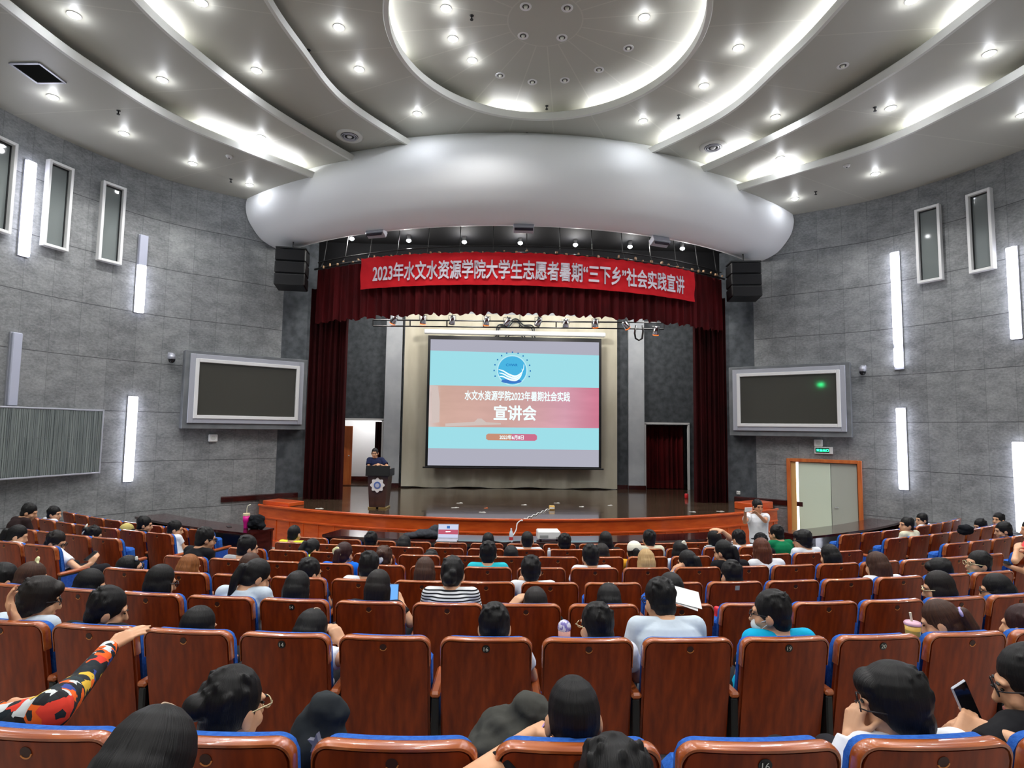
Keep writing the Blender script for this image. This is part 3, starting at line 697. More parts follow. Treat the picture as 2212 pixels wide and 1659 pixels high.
# right exit door
P, N, w = chord(1, (7.43, 15.95), (8.86, 14.87)); t = on_wall('door_1', 'pale green double door in an orange wooden frame under the exit sign', 'door', 1, P, N, 0.0, .03); t['kind'] = 'structure'
fr = MB()
for sx in (-1, 1): fr.box((sx * (w / 2 - .05), -.02, 1.15), (.10, .16, 2.30), None, .008)
fr.box((0, -.02, 2.26), (w - .2 + .002, .16, .09), None, .008); obj('door_frame', fr, M_ORANGE_WOOD, t)
obj('door_jamb', MB().box((-w / 2 + .165, .0, 1.1), (.13, .1, 2.2)), mat('pale_wood', (206, 160, 96), .45), t)
obj('light_gap', MB().box((-w / 2 + .26, .005, 1.1), (.05, .03, 2.2)), glow('door_gap_light', (238, 240, 255), 3.0), t)['label'] = 'bright gap beside the open leaf'
obj('door_leaf', MB().box((-.22, -.01, 1.1), (.78, .05, 2.2), None, .004), mat('pale_green_door', (206, 218, 198), .3, coat=.3), t)
lf = obj('door_leaf', MB().box((.48, .0, 1.1), (.60, .05, 2.2), None, .004), mat('grey_green_door', (170, 174, 164), .4), t)
sub('door_handle', MB().cone((.25, -.06, 1.05), (.33, -.06, 1.05), .012).cone((.25, -.06, 1.05), (.25, -.02, 1.05), .01), M_CHROME, lf)

# ------------------------------------------------------------------ ceiling fittings
for (u, v), lab in (((755, 293), 'round ceiling air vent on the left, near the soffit'), ((1540, 317), 'round ceiling air vent on the right, near the soffit')):
    p = at_z(u, v, Z1_); t = thing('round_air_vent', lab, 'air vent', p, 0, 'round ceiling air vents')
    obj('outer_ring', MB().lathe([(.20, -.02), (.28, -.045), (.31, -.02), (.31, 0)], n=28), M_LIP, t, True)
    obj('dark_throat', MB().cone((0, 0, -.012), (0, 0, -.004), .205, .205, 28), M_DARKP, t)
    mb = MB()
    for r in (.16, .11): mb.lathe([(r, -.03), (r + .022, -.05), (r + .03, -.03)], n=24)
    obj('cone_rings', mb, M_SILVER, t, True); obj('centre_cap', MB().ell((0, 0, -.03), (.06, .06, .03)), M_WHITE, t, True)
p = at_z(83, 157, Z_OUT); t = thing('air_grille', 'rectangular dark air grille in the lowest ceiling step on the left', 'air grille', p, math.radians(-4))
obj('grille_frame', MB().box((-.26, 0, -.012), (.04, .58, .025)).box((.26, 0, -.012), (.04, .58, .025)).box((0, .28, -.012), (.5, .04, .025)).box((0, -.28, -.012), (.5, .04, .025)), M_SILVER, t)
mb = MB()
for q in np.linspace(-.24, .24, 18): mb.box((0, q, -.012), (.48, .008, .02), Matrix.Rotation(.6, 3, 'X'))
obj('slats', mb, M_BLACK, t); obj('duct', MB().box((0, 0, -.003), (.5, .56, .004)), M_BLACKM, t)
for (u, v, z), lab in (((256, 239, Z_OUT), 'fire sprinkler on the lowest left step beside the second lamp'), ((499, 387, Z_OUT), 'fire sprinkler on the lowest left step near the soffit'), ((1762, 414, Z_OUT), 'fire sprinkler on the lowest right step near the soffit'),
                     ((667, 108, Z0_), 'fire sprinkler on the inner ring by the upper cove edge, left'), ((1466, 249, Z0_), 'fire sprinkler on the inner ring near the right lamp'), ((1890, 232, Z2_), 'fire sprinkler beside the lamp on the right third step'),
                     ((1138, 288, Z0_), 'fire sprinkler on the inner ring at the middle of the soffit'), ((1181, 229, Z_DOME), 'brass fire sprinkler in the round recess between two lit coves'), ((1019, 34, Z_DOME), 'fire sprinkler in the round recess beside the left lamps')):
    t = thing('sprinkler', lab, 'sprinkler', at_z(u, v, z), 0, 'ceiling sprinklers')
    obj('stem', MB().cone((0, 0, 0), (0, 0, -.07), .012, .012, 8), M_BLACK, t); obj('deflector', MB().cone((0, 0, -.07), (0, 0, -.08), .03, .03, 12).cone((0, 0, 0), (0, 0, -.01), .04, .03, 12), M_BLACK, t)
for (u, v), lab in (((495, 337), 'round white smoke detector on the lowest left step'), ((1829, 357), 'round white smoke detector on the lowest right step')):
    t = thing('smoke_detector', lab, 'smoke detector', at_z(u, v, Z_OUT), 0, 'smoke detectors')
    obj('body', MB().lathe([(.0, -.05), (.04, -.05), (.065, -.03), (.075, -.004), (.075, 0)], n=18), M_WHITE, t, True); obj('sensor_slot', MB().cone((0, 0, -.055), (0, 0, -.048), .02, .02, 10), M_DARKP, t)
# infrared radiator boxes under the soffit
for (u, v), lab, tilt in (((813, 503), 'dark flat infrared radiator box under the soffit, left', -.35), ((1131, 492), 'dark flat infrared radiator box under the middle of the soffit', 0.0), ((1425, 522), 'dark flat infrared radiator box under the soffit, right', .35)):
    p = at_cyl(u, v, 10.45); t = thing('soffit_radiator_box', lab, 'radiator box', p, tilt * .9, 'radiator boxes under the soffit')
    obj('bracket', MB().box((0, .02, .16), (.14, .1, .14)), mat('olive_bracket', (88, 84, 50), .5), t)
    R = Matrix.Rotation(-.5, 3, 'X'); obj('frame', MB().box((0, 0, .0), (.50, .22, .17), R, .01), M_SILVER, t); obj('dark_panel', MB().box((0, -.098, -.054), (.45, .02, .125), R), mat('dark_violet_panel', (30, 18, 34), .3), t)
# hanging loudspeakers beside the stage opening
for s, xs, zz, lab in ((-1, (-6.72, -5.93), (6.72, 7.76), 'black hanging loudspeaker stack left of the stage opening'), (1, (5.76, 6.58), (6.70, 7.70), 'black hanging loudspeaker stack right of the stage opening')):
    t = thing('hanging_loudspeaker', lab, 'loudspeaker', ((xs[0] + xs[1]) / 2, 15.7, (zz[0] + zz[1]) / 2), s * -.12, 'hanging loudspeakers'); w = xs[1] - xs[0]; h = zz[1] - zz[0]
    for k in range(3):
        zc = h / 2 - (k + .5) * h / 3; c_ = obj('cabinet', MB().box((0, -.02 * k, zc), (w, .55, h / 3 - .012), Matrix.Rotation(-.05 * k, 3, 'X'), .025), M_BLACK, t)
        sub('speaker_grille', MB().box((0, -.285 - .02 * k, zc), (w - .08, .02, h / 3 - .07), Matrix.Rotation(-.05 * k, 3, 'X')), mat('speaker_cloth', (20, 20, 22), .85), c_)
    obj('rigging_frame', MB().box((0, 0, h / 2 + .03), (w, .5, .04)).cone((0, 0, h / 2 + .03), (0, 0, h / 2 + .36), .02), M_BLACK, t)

# ------------------------------------------------------------------ stage curtains, banner, truss, screen
def pleats(path_fn, t0, t1, n, z_top, z_bot, amp, freq, seed, zn=6):
    """hanging pleated cloth along path_fn(t) -> (p, normal); z_bot may be a function of t"""
    rnd = random.Random(seed); ph = [rnd.uniform(0, 6.28) for _ in range(4)]; rows = []
    for k in range(zn):
        row = []
        for i in range(n):
            u = i / (n - 1); t = t0 + (t1 - t0) * u; p, nn = path_fn(t); zb = z_bot(t) if callable(z_bot) else z_bot
            a = math.sin(freq * u + ph[0]) + .5 * math.sin(freq * 1.73 * u + ph[1]) + .4 * math.sin(freq * .41 * u + ph[2])
            d = amp * a * (.55 + .45 * k / (zn - 1)); z = z_top + (zb - z_top) * k / (zn - 1); row.append((p[0] + nn[0] * d, p[1] + nn[1] * d, z))
        rows.append(row)
    return MB().grid(rows)
arcpath = lambda r: (lambda a: (arc(r, a), (math.sin(math.radians(a)), -math.cos(math.radians(a)))))
v = obj('stage_valance', pleats(arcpath(9.8), -36.6, 36.6, 700, 7.44, lambda a: 5.915 + .03 * math.sin(a * 2.1) + .025 * math.sin(a * 5.3), .05, 330, 2), M_VELVET, None, True)
tag(v, 'dark red pleated valance curtain along the top of the stage opening', 'valance')
wpart('valance_rail', MB().tube([arc(9.8, a, 7.5) for a in np.linspace(-37.5, 37.5, 60)], .03).tube([arc(9.7, a, 7.72) for a in np.linspace(-37.5, 37.5, 60)], .02), M_BLACK, v)
for a in np.linspace(-36, 36, 15): wpart('hanger_rod', MB().tube([arc(9.8, a, 7.5), arc(9.7, a, 7.72), arc(9.6, a, 8.44)], .012, 6), M_BLACK, v)
straight = lambda y: (lambda x: ((x, y), (0, -1)))
for s, lab in ((-1, 'tall dark maroon curtain leg at the left side of the stage'), (1, 'tall dark maroon curtain leg at the right side of the stage')):
    xs = (-5.98, -4.93) if s < 0 else (4.98, 5.92)
    tag(obj('stage_curtain_leg', pleats(straight(16.4), xs[0], xs[1], 120, 6.9, 1.0, .06, 46, 5 + s), M_VELVETD, None, True), lab, 'curtain', 'side curtains of the stage')
tag(obj('doorway_curtain', pleats(straight(20.3), 4.58, 6.0, 120, 3.2, 1.0, .06, 52, 11), M_VELVET, None, True), 'maroon curtain hanging in the right rear stage doorway', 'curtain')
tag(obj('doorway_curtain', pleats(straight(20.4), -4.86, -4.56, 50, 3.2, 1.9, .05, 22, 12), M_VELVETD, None, True), 'gathered maroon curtain at the right edge of the left rear stage doorway', 'curtain')
bd = obj('backdrop_curtain', pleats(straight(19.75), -3.82, 3.5, 260, 6.95, lambda x: 1.03 + .02 * math.sin(x * 3), .035, 60, 21), M_CREAM, None, True); tag(bd, 'cream backdrop cloth hanging behind the projection screen', 'backdrop curtain')
c0 = at_y(1113, 742, 19.66); mb = MB()
for rr in (.78, .70):
    mb.tube([c0 + np.array([rr * (1 + .10 * math.cos(8 * (t - PI / 2))) * math.cos(t), 0, rr * (1 + .10 * math.cos(8 * (t - PI / 2))) * math.sin(t)]) for t in np.linspace(.1, PI - .1, 60)], .022, 6)
for rr in (.40, .34): mb.tube([c0 + np.array([rr * math.cos(t), 0, rr * math.sin(t)]) for t in np.linspace(.1, PI - .1, 30)], .02, 6)
wpart('emblem_lines', mb, mat('emblem_grey', (40, 46, 52), .7), bd)

def banner():
    rnd = random.Random(8); rows = []; A0, A1 = -26.2, 28.3; ztop = lambda a: 7.46 - .05 * (a / 28) - .0; zb = lambda a: 6.62 - .05 * (a / 28) + .0
    for k in range(10):
        row = []
        for i in range(160):
            a = A0 + (A1 - A0) * i / 159; z = ztop(a) + (zb(a) - ztop(a)) * k / 9; w = .012 * math.sin(a * 1.3 + k * .8) + .008 * math.sin(a * 3.1 - k * 1.1)
            if k == 0: z += .012 * math.sin(a * 4)
            row.append(arc(9.96 + w, a, z))
        rows.append(row)
    b = obj('banner', MB().grid(rows), M_RED, None, True); tag(b, 'long red cloth banner with white Chinese lettering across the valance', 'banner')
    def fn(x, y):
        a = -23.75 + x * 49.5; return arc(10.0, a, 6.775 - .05 * a / 28 + y)
    text_part('lettering', '2023年水文水资源学院大学生志愿者暑期“三下乡”社会实践宣讲', 1.0, .475, fn, mat('lettering_white', (244, 236, 246), .7), b, .03)
    for a in np.linspace(-35, 36, 46):
        o = obj('rail_clip', MB().box((0, 0, 0), (rnd.uniform(.03, .09), .04, rnd.uniform(.03, .08)), rotz(rnd.uniform(0, 2)), .006), mat('clip_beige', (190, 150, 112), .6))
        o.location = tuple(arc(9.86, a + rnd.uniform(-.4, .4), 7.50 + rnd.uniform(-.02, .05))); tag(o, 'small pale clip on the top rail of the valance curtain', 'clip', 'pale clips on the valance rail')
banner()

t = thing('lighting_truss', 'thin black ladder truss hanging above the projection screen', 'truss', (0, 17.5, 6.2))
p0, p1 = at_y(806, 691, 17.5), at_y(1434, 697, 17.5); q0, q1 = at_y(806, 704, 17.5), at_y(1434, 711, 17.5)
wpart('chord_tube', MB().cone(p0, p1, .022, .022, 8), M_BLACK, t); wpart('chord_tube', MB().cone(q0, q1, .022, .022, 8), M_BLACK, t)
for k in range(9):
    f = k / 8; wpart('rung', MB().cone(p0 + (p1 - p0) * f, q0 + (q1 - q0) * f, .02, .02, 8), M_BLACK, t)
mb = MB()
for f in (.1, .5, .9): mb.cone(p0 + (p1 - p0) * f, p0 + (p1 - p0) * f + np.array([0, 0, .98]), .012, .012, 6)
wpart('suspension_rod', mb, M_BLACK, t)
wpart('cable_loop', MB().tube([at_y(u, v, 17.5) for u, v in ((1374, 703), (1371, 720), (1373, 731), (1380, 735), (1387, 731), (1389, 716), (1388, 703))], .03, 8), M_BLACK, t, True)
ORDN = ['first', 'second', 'third', 'fourth', 'fifth', 'sixth', 'seventh', 'eighth', 'ninth', 'tenth', 'eleventh', 'twelfth', 'thirteenth', 'fourteenth', 'fifteenth', 'sixteenth', 'seventeenth', 'eighteenth']
for k, (u, v, lit, tl) in enumerate(((851, 692, 1, .5), (914, 692, 1, .1), (977, 693, 0, .2), (1051, 695, 1, .1), (1096, 697, 0, .5), (1163, 697, 0, .45), (1222, 700, 0, 0), (1286, 700, 1, -.1), (1352, 703, 1, -.7), (1417, 716, 1, 0))):
    p = at_y(u, v, 17.42); t = thing('par_can_light', f'{"orange" if lit else "dark"} silver can spotlight on the truss, {ORDN[k]} from the left', 'spotlight', p, 0, 'can spotlights on the truss')
    R = Matrix.Rotation(tl, 3, 'Y') @ Matrix.Rotation(.35, 3, 'X'); d = R @ Vector((0, 0, -1)); d = np.array(d)
    obj('can', MB().tube([-d * .16, -d * .13, d * .08, d * .10], [.03, .075, .095, .09], 14), M_CHROME, t, True)
    obj('lens', MB().cone(d * .10, d * .115, .09, .09, 14), glow('orange_lens', (255, 96, 24), 1.6) if lit else M_BLACK, t)
    obj('yoke', MB().tube([(-.11, 0, 0), (-.11, 0, .16), (.11, 0, .16), (.11, 0, 0)], .01, 6).cone((0, 0, .16), (0, .08, .2), .015), M_BLACK, t)

def screen():
    Y = 19.3; c = {k: at_y(u, v, Y) for k, (u, v) in {'tl': (923, 728), 'bl': (920, 1011), 'tr': (1298, 728), 'br': (1300, 1011)}.items()}
    x0 = (c['tl'][0] + c['bl'][0]) / 2; x1 = (c['tr'][0] + c['br'][0]) / 2; z1 = (c['tl'][2] + c['tr'][2]) / 2; z0 = (c['bl'][2] + c['br'][2]) / 2; Wd, H = x1 - x0, z1 - z0
    t = thing('projection_screen', 'white pull-down projection screen showing a blue and red title slide', 'projection screen', ((x0 + x1) / 2, Y, z0))
    wpart('black_border', MB().box(((x0 + x1) / 2, Y, (z0 + z1) / 2), (Wd, .012, H)), M_BLACK, t)
    wpart('casing', MB().box(((x0 + x1) / 2, Y + .02, z1 + .13), (Wd + .28, .16, .15), None, .03), M_WHITE, t)
    wpart('bottom_bar', MB().box(((x0 + x1) / 2, Y, z0 - .01), (Wd + .16, .05, .05), None, .01).box(((x0 + x1) / 2, Y - .03, z0), (.1, .01, .02)), M_BLACK, t)
    bx = .085; X0, X1 = x0 + bx, x1 - bx; Zb, Zt = z0 + .06, z1 - .13; yy = Y - .010
    P = lambda a, b, e=0.0: (X0 + (X1 - X0) * a, yy - e, Zb + (Zt - Zb) * b)
    def fac(u, v):   # target pixel -> fraction on the white area
        q = at_y(u, v, Y); return (q[0] - X0) / (X1 - X0), (q[2] - Zb) / (Zt - Zb)
    def quad(nm, b0l, b1l, b0r, b1r, m, e=0.0, n=1):
        mb = MB(); mb.add([P(0, b0l, e), P(1, b0r, e), P(1, b1r, e), P(0, b1l, e)], [(0, 1, 2, 3)]); return wpart(nm, mb, m, t, fix=False)
    quad('screen_cloth', 0, 1, 0, 1, glow('screen_grey', (172, 172, 186), .47))
    L = [fac(927, v)[1] for v in (968, 922, 832, 757)]; Rr = [fac(1296, v)[1] for v in (972, 925, 838, 768)]
    cy = glow('slide_cyan', (156, 218, 228), .47)
    quad('slide_band', L[0], L[1], Rr[0], Rr[1], cy, .003); quad('slide_band', L[2], L[3], Rr[2], Rr[3], cy, .003)
    m = bpy.data.materials.new('slide_red'); m.use_nodes = True; n, l = nodes(m); n.remove(n['Principled BSDF']); e = n.new('ShaderNodeEmission'); l.new(e.outputs[0], n['Material Output'].inputs[0])
    tc = n.new('ShaderNodeTexCoord'); sx = n.new('ShaderNodeSeparateXYZ'); l.new(tc.outputs['Generated'], sx.inputs[0]); rp = n.new('ShaderNodeValToRGB'); l.new(sx.outputs[0], rp.inputs[0])
    for k, (ps, cc) in enumerate(((0.0, (208, 192, 188)), (.07, (202, 166, 152)), (.5, (206, 164, 158)), (.8, (210, 156, 172)), (1.0, (206, 122, 146)))):
        el = rp.color_ramp.elements[k] if k < 2 else rp.color_ramp.elements.new(ps); el.position = ps; el.color = (*lin(cc), 1)
    nz = n.new('ShaderNodeTexNoise'); nz.inputs['Scale'].default_value = 3; nz.inputs['Detail'].default_value = 3; l.new(tc.outputs['Generated'], nz.inputs['Vector'])
    mr = n.new('ShaderNodeMapRange'); mr.inputs[1].default_value = .35; mr.inputs[2].default_value = .65; mr.inputs[3].default_value = .44; mr.inputs[4].default_value = .50; l.new(nz.outputs[0], mr.inputs[0]); l.new(mr.outputs[0], e.inputs[1])
    l.new(rp.outputs[0], e.inputs[0]); quad('slide_picture', L[1], L[2], Rr[1], Rr[2], m, .003)
    pale = glow('slide_sand', (206, 190, 184), .47)
    mb = MB(); mb.add([P(a, b, .005) for a, b in (fac(933, 833), fac(946, 834), fac(950, 868), fac(949, 912), fac(933, 914))], [(0, 1, 2, 3, 4)])
    mb.add([P(a, b, .005) for a, b in (fac(962, 915), fac(1025, 911), fac(1032, 904), (fac(1040, 904)), fac(1050, 912), fac(1082, 914), fac(1082, 917), fac(962, 921))], [tuple(range(8))])
    wpart('slide_rocks', mb, pale, t, fix=False)
    wh = glow('slide_white', (226, 246, 248), .55)
    def line(nm, s, u0, v0, u1, v1, bold, col=wh, e=.008):
        a0, b0 = fac(u0, v1); a1, b1 = fac(u1, v0)
        text_part(nm, s, 1.0, 1.0, lambda a, b: P(a0 + (a1 - a0) * a, b0 + (b1 - b0) * b , e), col, t, bold)
    line('slide_title', '水文水资源学院2023年暑期社会实践', 1004, 847, 1231, 864, .025); line('slide_heading', '宣讲会', 1067, 877, 1158, 907, .03)
    a0, b0 = fac(1050, 951); a1, b1 = fac(1160, 938); mb = MB(); q = .012
    mb.add([P(a0 + q, b0, .005), P((a0 + a1) / 2, b0, .005), P((a0 + a1) / 2, b1, .005), P(a0 + q, b1, .005), P(a0, b1 - q, .005), P(a0, b0 + q, .005)], [(0, 1, 2, 3, 4, 5)]); wpart('date_box', mb, glow('date_brown', (196, 142, 118), .47), t, fix=False)
    mb = MB(); mb.add([P((a0 + a1) / 2, b0, .005), P(a1 - q, b0, .005), P(a1, b0 + q, .005), P(a1, b1 - q, .005), P(a1 - q, b1, .005), P((a0 + a1) / 2, b1, .005)], [(0, 1, 2, 3, 4, 5)]); wpart('date_box', mb, glow('date_pink', (200, 110, 138), .47), t, fix=False)
    line('slide_date', '2023年6月8日', 1079, 940, 1131, 949, .025)
    # round water emblem
    cu, cv = fac(1106.5, 800); Rr_ = (fac(1137, 800)[0] - fac(1076, 800)[0]) / 2 * (X1 - X0); cx, cz = P(cu, cv)[0], P(cu, cv)[2]
    D = lambda pts, e: [(cx + a * Rr_, yy - e, cz + b * Rr_) for a, b in pts]
    circ = [(math.cos(2 * PI * i / 40), math.sin(2 * PI * i / 40)) for i in range(40)]
    mb = MB().add(D([(1.08 * a, 1.08 * b) for a, b in circ], .006), [tuple(range(40))]); wpart('emblem_rim', mb, glow('emblem_pale', (186, 230, 240), .47), t, fix=False)
    mb = MB().add(D(circ, .009), [tuple(range(40))]); wpart('emblem_disc', mb, glow('emblem_blue', (74, 178, 222), .47), t, fix=False)
    mb = MB().add(D([(a * .72 - .05, -.78 + b * .16) for a, b in circ], .011), [tuple(range(40))]); wpart('emblem_water', mb, glow('emblem_deep', (62, 118, 196), .47), t, fix=False)
    mb = MB()
    for k in range(3):
        up = spline([(-.96 + .04 * k, .06 - .24 * k), (-.62, -.02 - .20 * k), (-.22, -.24 - .17 * k), (.22, -.36 - .14 * k), (.56 - .02 * k, -.20 - .14 * k), (.76 - .06 * k, .06 - .16 * k), (.80 - .14 * k, .42 - .30 * k)], 5); n_ = len(up)
        lo = [(p_[0] + .05 * (i / n_) ** 2, p_[1] - .13 * math.sin(PI * min(1, .12 + i / n_))) for i, p_ in enumerate(up)]; mb.add(D([tuple(p_) for p_ in up] + lo, .012), [(i, i + 1, n_ + i + 1, n_ + i) for i in range(n_ - 1)])
    wpart('emblem_waves', mb, wh, t, fix=False)
    line('emblem_letters', 'CHWR', 1093, 786, 1118, 791, .02, glow('emblem_ink', (28, 110, 180), .47), .014)
    mb = MB()
    for k in range(13):
        a = math.radians(200 - k * 18.3); x, z = cx + 1.28 * Rr_ * math.cos(a), cz + 1.28 * Rr_ * math.sin(a); mb.add([(x - .025, yy - .008, z - .02), (x + .025, yy - .008, z - .02), (x + .018, yy - .008, z + .025), (x - .018, yy - .008, z + .025)], [(0, 1, 2, 3)])
    wpart('emblem_characters', mb, glow('emblem_ink', (28, 110, 180), .47), t, fix=False)
screen()

# ------------------------------------------------------------------ lectern, stage clutter
p = at_z(819, 1097, 1.0); LEC = p; t = thing('lectern', 'dark wooden lectern with black top and white round crest at the left of the stage', 'lectern', p, math.radians(-6))
obj('body', MB().prism([(-.20, .0), (.20, 0), (.26, .78), (-.26, .78)], -.19, .19, lambda a, b, c: (a, c, b + .04)), noisy('lectern_wood', (50, 30, 24), (66, 42, 34), (6, 6, 1.5), .35, 4, coat=.3), t)
obj('black_top', MB().prism([(-.30, -.24), (.30, -.24), (.30, .22), (-.30, .22)], .80, .83).box((0, -.22, .93), (.60, .04, .26), Matrix.Rotation(-.12, 3, 'X'), .01).box((-.29, 0, .90), (.03, .44, .16)).box((.29, 0, .90), (.03, .44, .16)), M_BLACK, t)
obj('plinth', MB().box((-.13, 0, .02), (.2, .38, .05), None, .01).box((.13, 0, .02), (.2, .38, .05), None, .01), mat('brass_plinth', (168, 140, 84), .35, .6), t)
mb = MB(); n = 48; pr = [((.165 + .02 * math.cos(8 * a)) * math.cos(a), (.165 + .02 * math.cos(8 * a)) * math.sin(a)) for a in (2 * PI * i / n for i in range(n))]
mb.prism([(a, b + .58) for a, b in pr], -.205, -.19, lambda a, b, c: (a, c - .012, b)); cr = obj('crest', mb, M_WHITE, t)
sub('crest_ring', MB().prism([(.088 * math.cos(2 * PI * i / 30), .58 + .088 * math.sin(2 * PI * i / 30)) for i in range(30)], -.225, -.21, lambda a, b, c: (a, c, b)), mat('crest_blue', (84, 112, 176), .5), cr)
sub('crest_centre', MB().prism([(.052 * math.cos(2 * PI * i / 24), .575 + .052 * math.sin(2 * PI * i / 24)) for i in range(24)], -.229, -.22, lambda a, b, c: (a, c, b)), mat('crest_grey', (176, 184, 204), .5), cr)
t = thing('power_adapter', 'yellow cube adapter lying on the middle of the stage floor', 'adapter', at_z(1192, 1101, 1.0))
obj('body', MB().box((0, 0, .05), (.14, .12, .10), None, .012), mat('adapter_yellow', (222, 176, 88), .5), t); obj('label_band', MB().box((0, -.062, .05), (.12, .004, .04)), M_WHITEP, t)
pts = [at_z(1189, 1098, 1.02)]
for k in range(1, 22):
    f = k / 21; q = at_z(1189 - 62 * f, 1098 + 26 * f + 1.6 * math.sin(k * 1.9), 1.015); pts.append(q)
e0 = arc(11.5, math.degrees(math.atan2(pts[-1][0], CY - pts[-1][1])), 1.03); pts += [e0, e0 + np.array([-.10, -.10, -.06]), e0 + np.array([-.13, -.16, -.20]), at_y(1102, 1165, e0[1] - .3)]
c = obj('extension_cable', MB().tube(spline(pts, 3), .012, 6), M_WHITEP, None, True); tag(c, 'white cable running over the stage edge down to the front table', 'cable')
rnd = random.Random(5)
for k, (u, v, lab) in enumerate(((993, 1087, 'white paper scrap on the stage, left of centre'), (983, 1097, 'second white scrap on the stage, left of centre'), (1050, 1098, 'orange scrap on the stage floor, centre left'), (1042, 1107, 'white scrap near the stage edge, centre left'), (1132, 1091, 'white scrap beside the cable on the stage'), (1203, 1087, 'small white scrap behind the yellow adapter'),
                                 (1318, 1092, 'white scrap on the stage, right of centre'), (1256, 1095, 'white scrap on the stage, first right of the adapter'), (1496, 1106, 'pale torn scrap on the right stage edge'), (1556, 1105, 'flat pale scrap at the right end of the stage'), (690, 1099, 'pale scrap on the left end of the stage'))):
    o = obj('paper_scrap', MB().box((0, 0, .004), (rnd.uniform(.10, .2), rnd.uniform(.03, .06), .006)).box((.03, .02, .012), (.06, .03, .006), rotz(.6)), mat('scrap_orange', (206, 110, 60), .6) if k == 2 else mat('scrap_white', (214, 212, 206), .7))
    o.location = at_z(u, v, 1.0); o.rotation_euler = (0, 0, rnd.uniform(-.5, .5)); tag(o, lab, 'scrap', 'scraps on the stage floor')
t = thing('red_can', 'small red and white can on the stage before the right doorway curtain', 'can', at_z(1483, 1077, 1.0)); obj('body', MB().lathe([(0, 0), (.05, 0), (.055, .02), (.055, .13), (.04, .15), (0, .15)], n=16), mat('can_red', (196, 24, 30), .35), t, True); obj('lid', MB().cone((0, 0, .15), (0, 0, .156), .04, .04, 14), M_CHROME, t)

# ------------------------------------------------------------------ tables before the stage
def arc_desk(label, r0, r1, a0, a1, top, floor, ends=True):
    t = thing('long_table', label, 'table', arc((r0 + r1) / 2, (a0 + a1) / 2, floor)); n = max(8, int(abs(a1 - a0)))
    def sl(ra, rb, z0, z1, b0=a0, b1=a1):
        mb = MB(); A = np.linspace(b0, b1, n); out = [arc(ra, a)[:2] for a in A] + [arc(rb, a)[:2] for a in A[::-1]]; return mb.prism([tuple(q) for q in out], z0, z1)
    o = wpart('table_top', sl(r0, r1, top - .045, top), M_DESK, t); wpart('front_board', sl(r0 + .05, r0 + .08, floor, top - .045), M_DESK, t)
    for a in (a0, a1):
        s = 1 if a == max(a0, a1) else -1; wpart('end_panel', sl(r0 + .02, r1 - .03, floor, top - .045, a - s * .05, a - s * .25), M_DESK, t)
    wpart('shelf', sl(r0 + .08, r1 - .12, floor + .45, floor + .47), M_DESK, t); return t
arc_desk('long dark cherry wood table in front of the middle of the stage', 12.45, 13.12, -18.6, 18.6, .86, .08)
arc_desk('long dark cherry wood table along the left wall before the seats', 13.35, 14.0, -38.5, -22.8, .96, .17)
arc_desk('long dark cherry wood table below the right exit door', 13.35, 14.0, 22.8, 39.2, .96, .17)
def desk_item(name, label, cat, u, v, z, rz=0): return thing(name, label, cat, at_z(u, v, z), rz)
t = desk_item('laptop', 'open silver laptop showing the red title slide on the front table', 'laptop', 966, 1168, .86, -.05)
obj('keyboard_base', MB().box((0, 0, .012), (.40, .27, .022), None, .006), M_SILVER, t); ld = obj('screen_lid', MB().box((0, .15, .155), (.40, .012, .27), Matrix.Rotation(-.2, 3, 'X')), M_SILVER, t)
R = Matrix.Rotation(-.2, 3, 'X'); d0 = lambda a, b: tuple(np.array([a, 0, 0]) + np.array((0, .142, .155)) + np.array(R @ Vector((0, -.001, b))))
def lq(nm, a0, a1, b0, b1, m): sub(nm, MB().add([d0(a0, b0), d0(a1, b0), d0(a1, b1), d0(a0, b1)], [(0, 1, 2, 3)]), m, ld)
lq('display', -.19, .19, -.125, .125, glow('laptop_pale', (200, 206, 232), 0.48))
R_ = R; d0 = lambda a, b: tuple(np.array([a, 0, 0]) + np.array((0, .142, .155)) + np.array(R_ @ Vector((0, -.004, b))))
lq('slide_stripe', -.19, .19, -.06, .03, glow('laptop_red', (190, 90, 112), 0.48)); lq('slide_text', -.05, .05, -.02, .0, glow('laptop_white', (240, 236, 240), 1.0)); lq('slide_logo', -.03, .03, .05, .1, glow('laptop_blue', (60, 110, 180), 0.48))
def lump(name, label, cat, blobs, m, loc, seed=0, rz=0, group=None):
    """a soft heap (cloth, bag): blobs fused to one skin"""
    mb = MB()
    for b in blobs: mb.ell(*b) if len(b) == 2 else mb.ell(b[0], b[1], Matrix.Rotation(b[2], 3, 'Z'))
    o = obj(name, mb, m, None, True); o.location = tuple(map(float, loc)); o.rotation_euler = (0, 0, rz); fuse(o, .012, 4)
    tx = bpy.data.textures.new('folds', 'CLOUDS'); tx.noise_scale = .10; dm = o.modifiers.new('folds', 'DISPLACE'); dm.texture = tx; dm.strength = .06; dm.mid_level = .5
    return tag(o, label, cat, group)
def fuse(o, vox, it=3, fac=.5):
    m = o.modifiers.new('fuse', 'REMESH'); m.mode = 'VOXEL'; m.voxel_size = vox; m.use_smooth_shade = True
    if it: q = o.modifiers.new('relax', 'SMOOTH'); q.factor = fac; q.iterations = it
    return o
M_GREYC = cloth('grey_jacket', (56, 58, 64)); M_BAGB = cloth('black_bag', (24, 26, 30))
lump('folded_jacket', 'dark grey jacket heaped on the front table beside the laptop', 'jacket', [((0, 0, .08), (.30, .16, .09)), ((-.30, 0, .05), (.2, .13, .06)), ((.16, .03, .16), (.17, .12, .09)), ((.26, 0, .07), (.12, .14, .08))], M_GREYC, at_z(926, 1162, .86))
t = desk_item('water_bottle', 'clear plastic water bottle with a red label on the front table', 'bottle', 1104, 1171, .86)
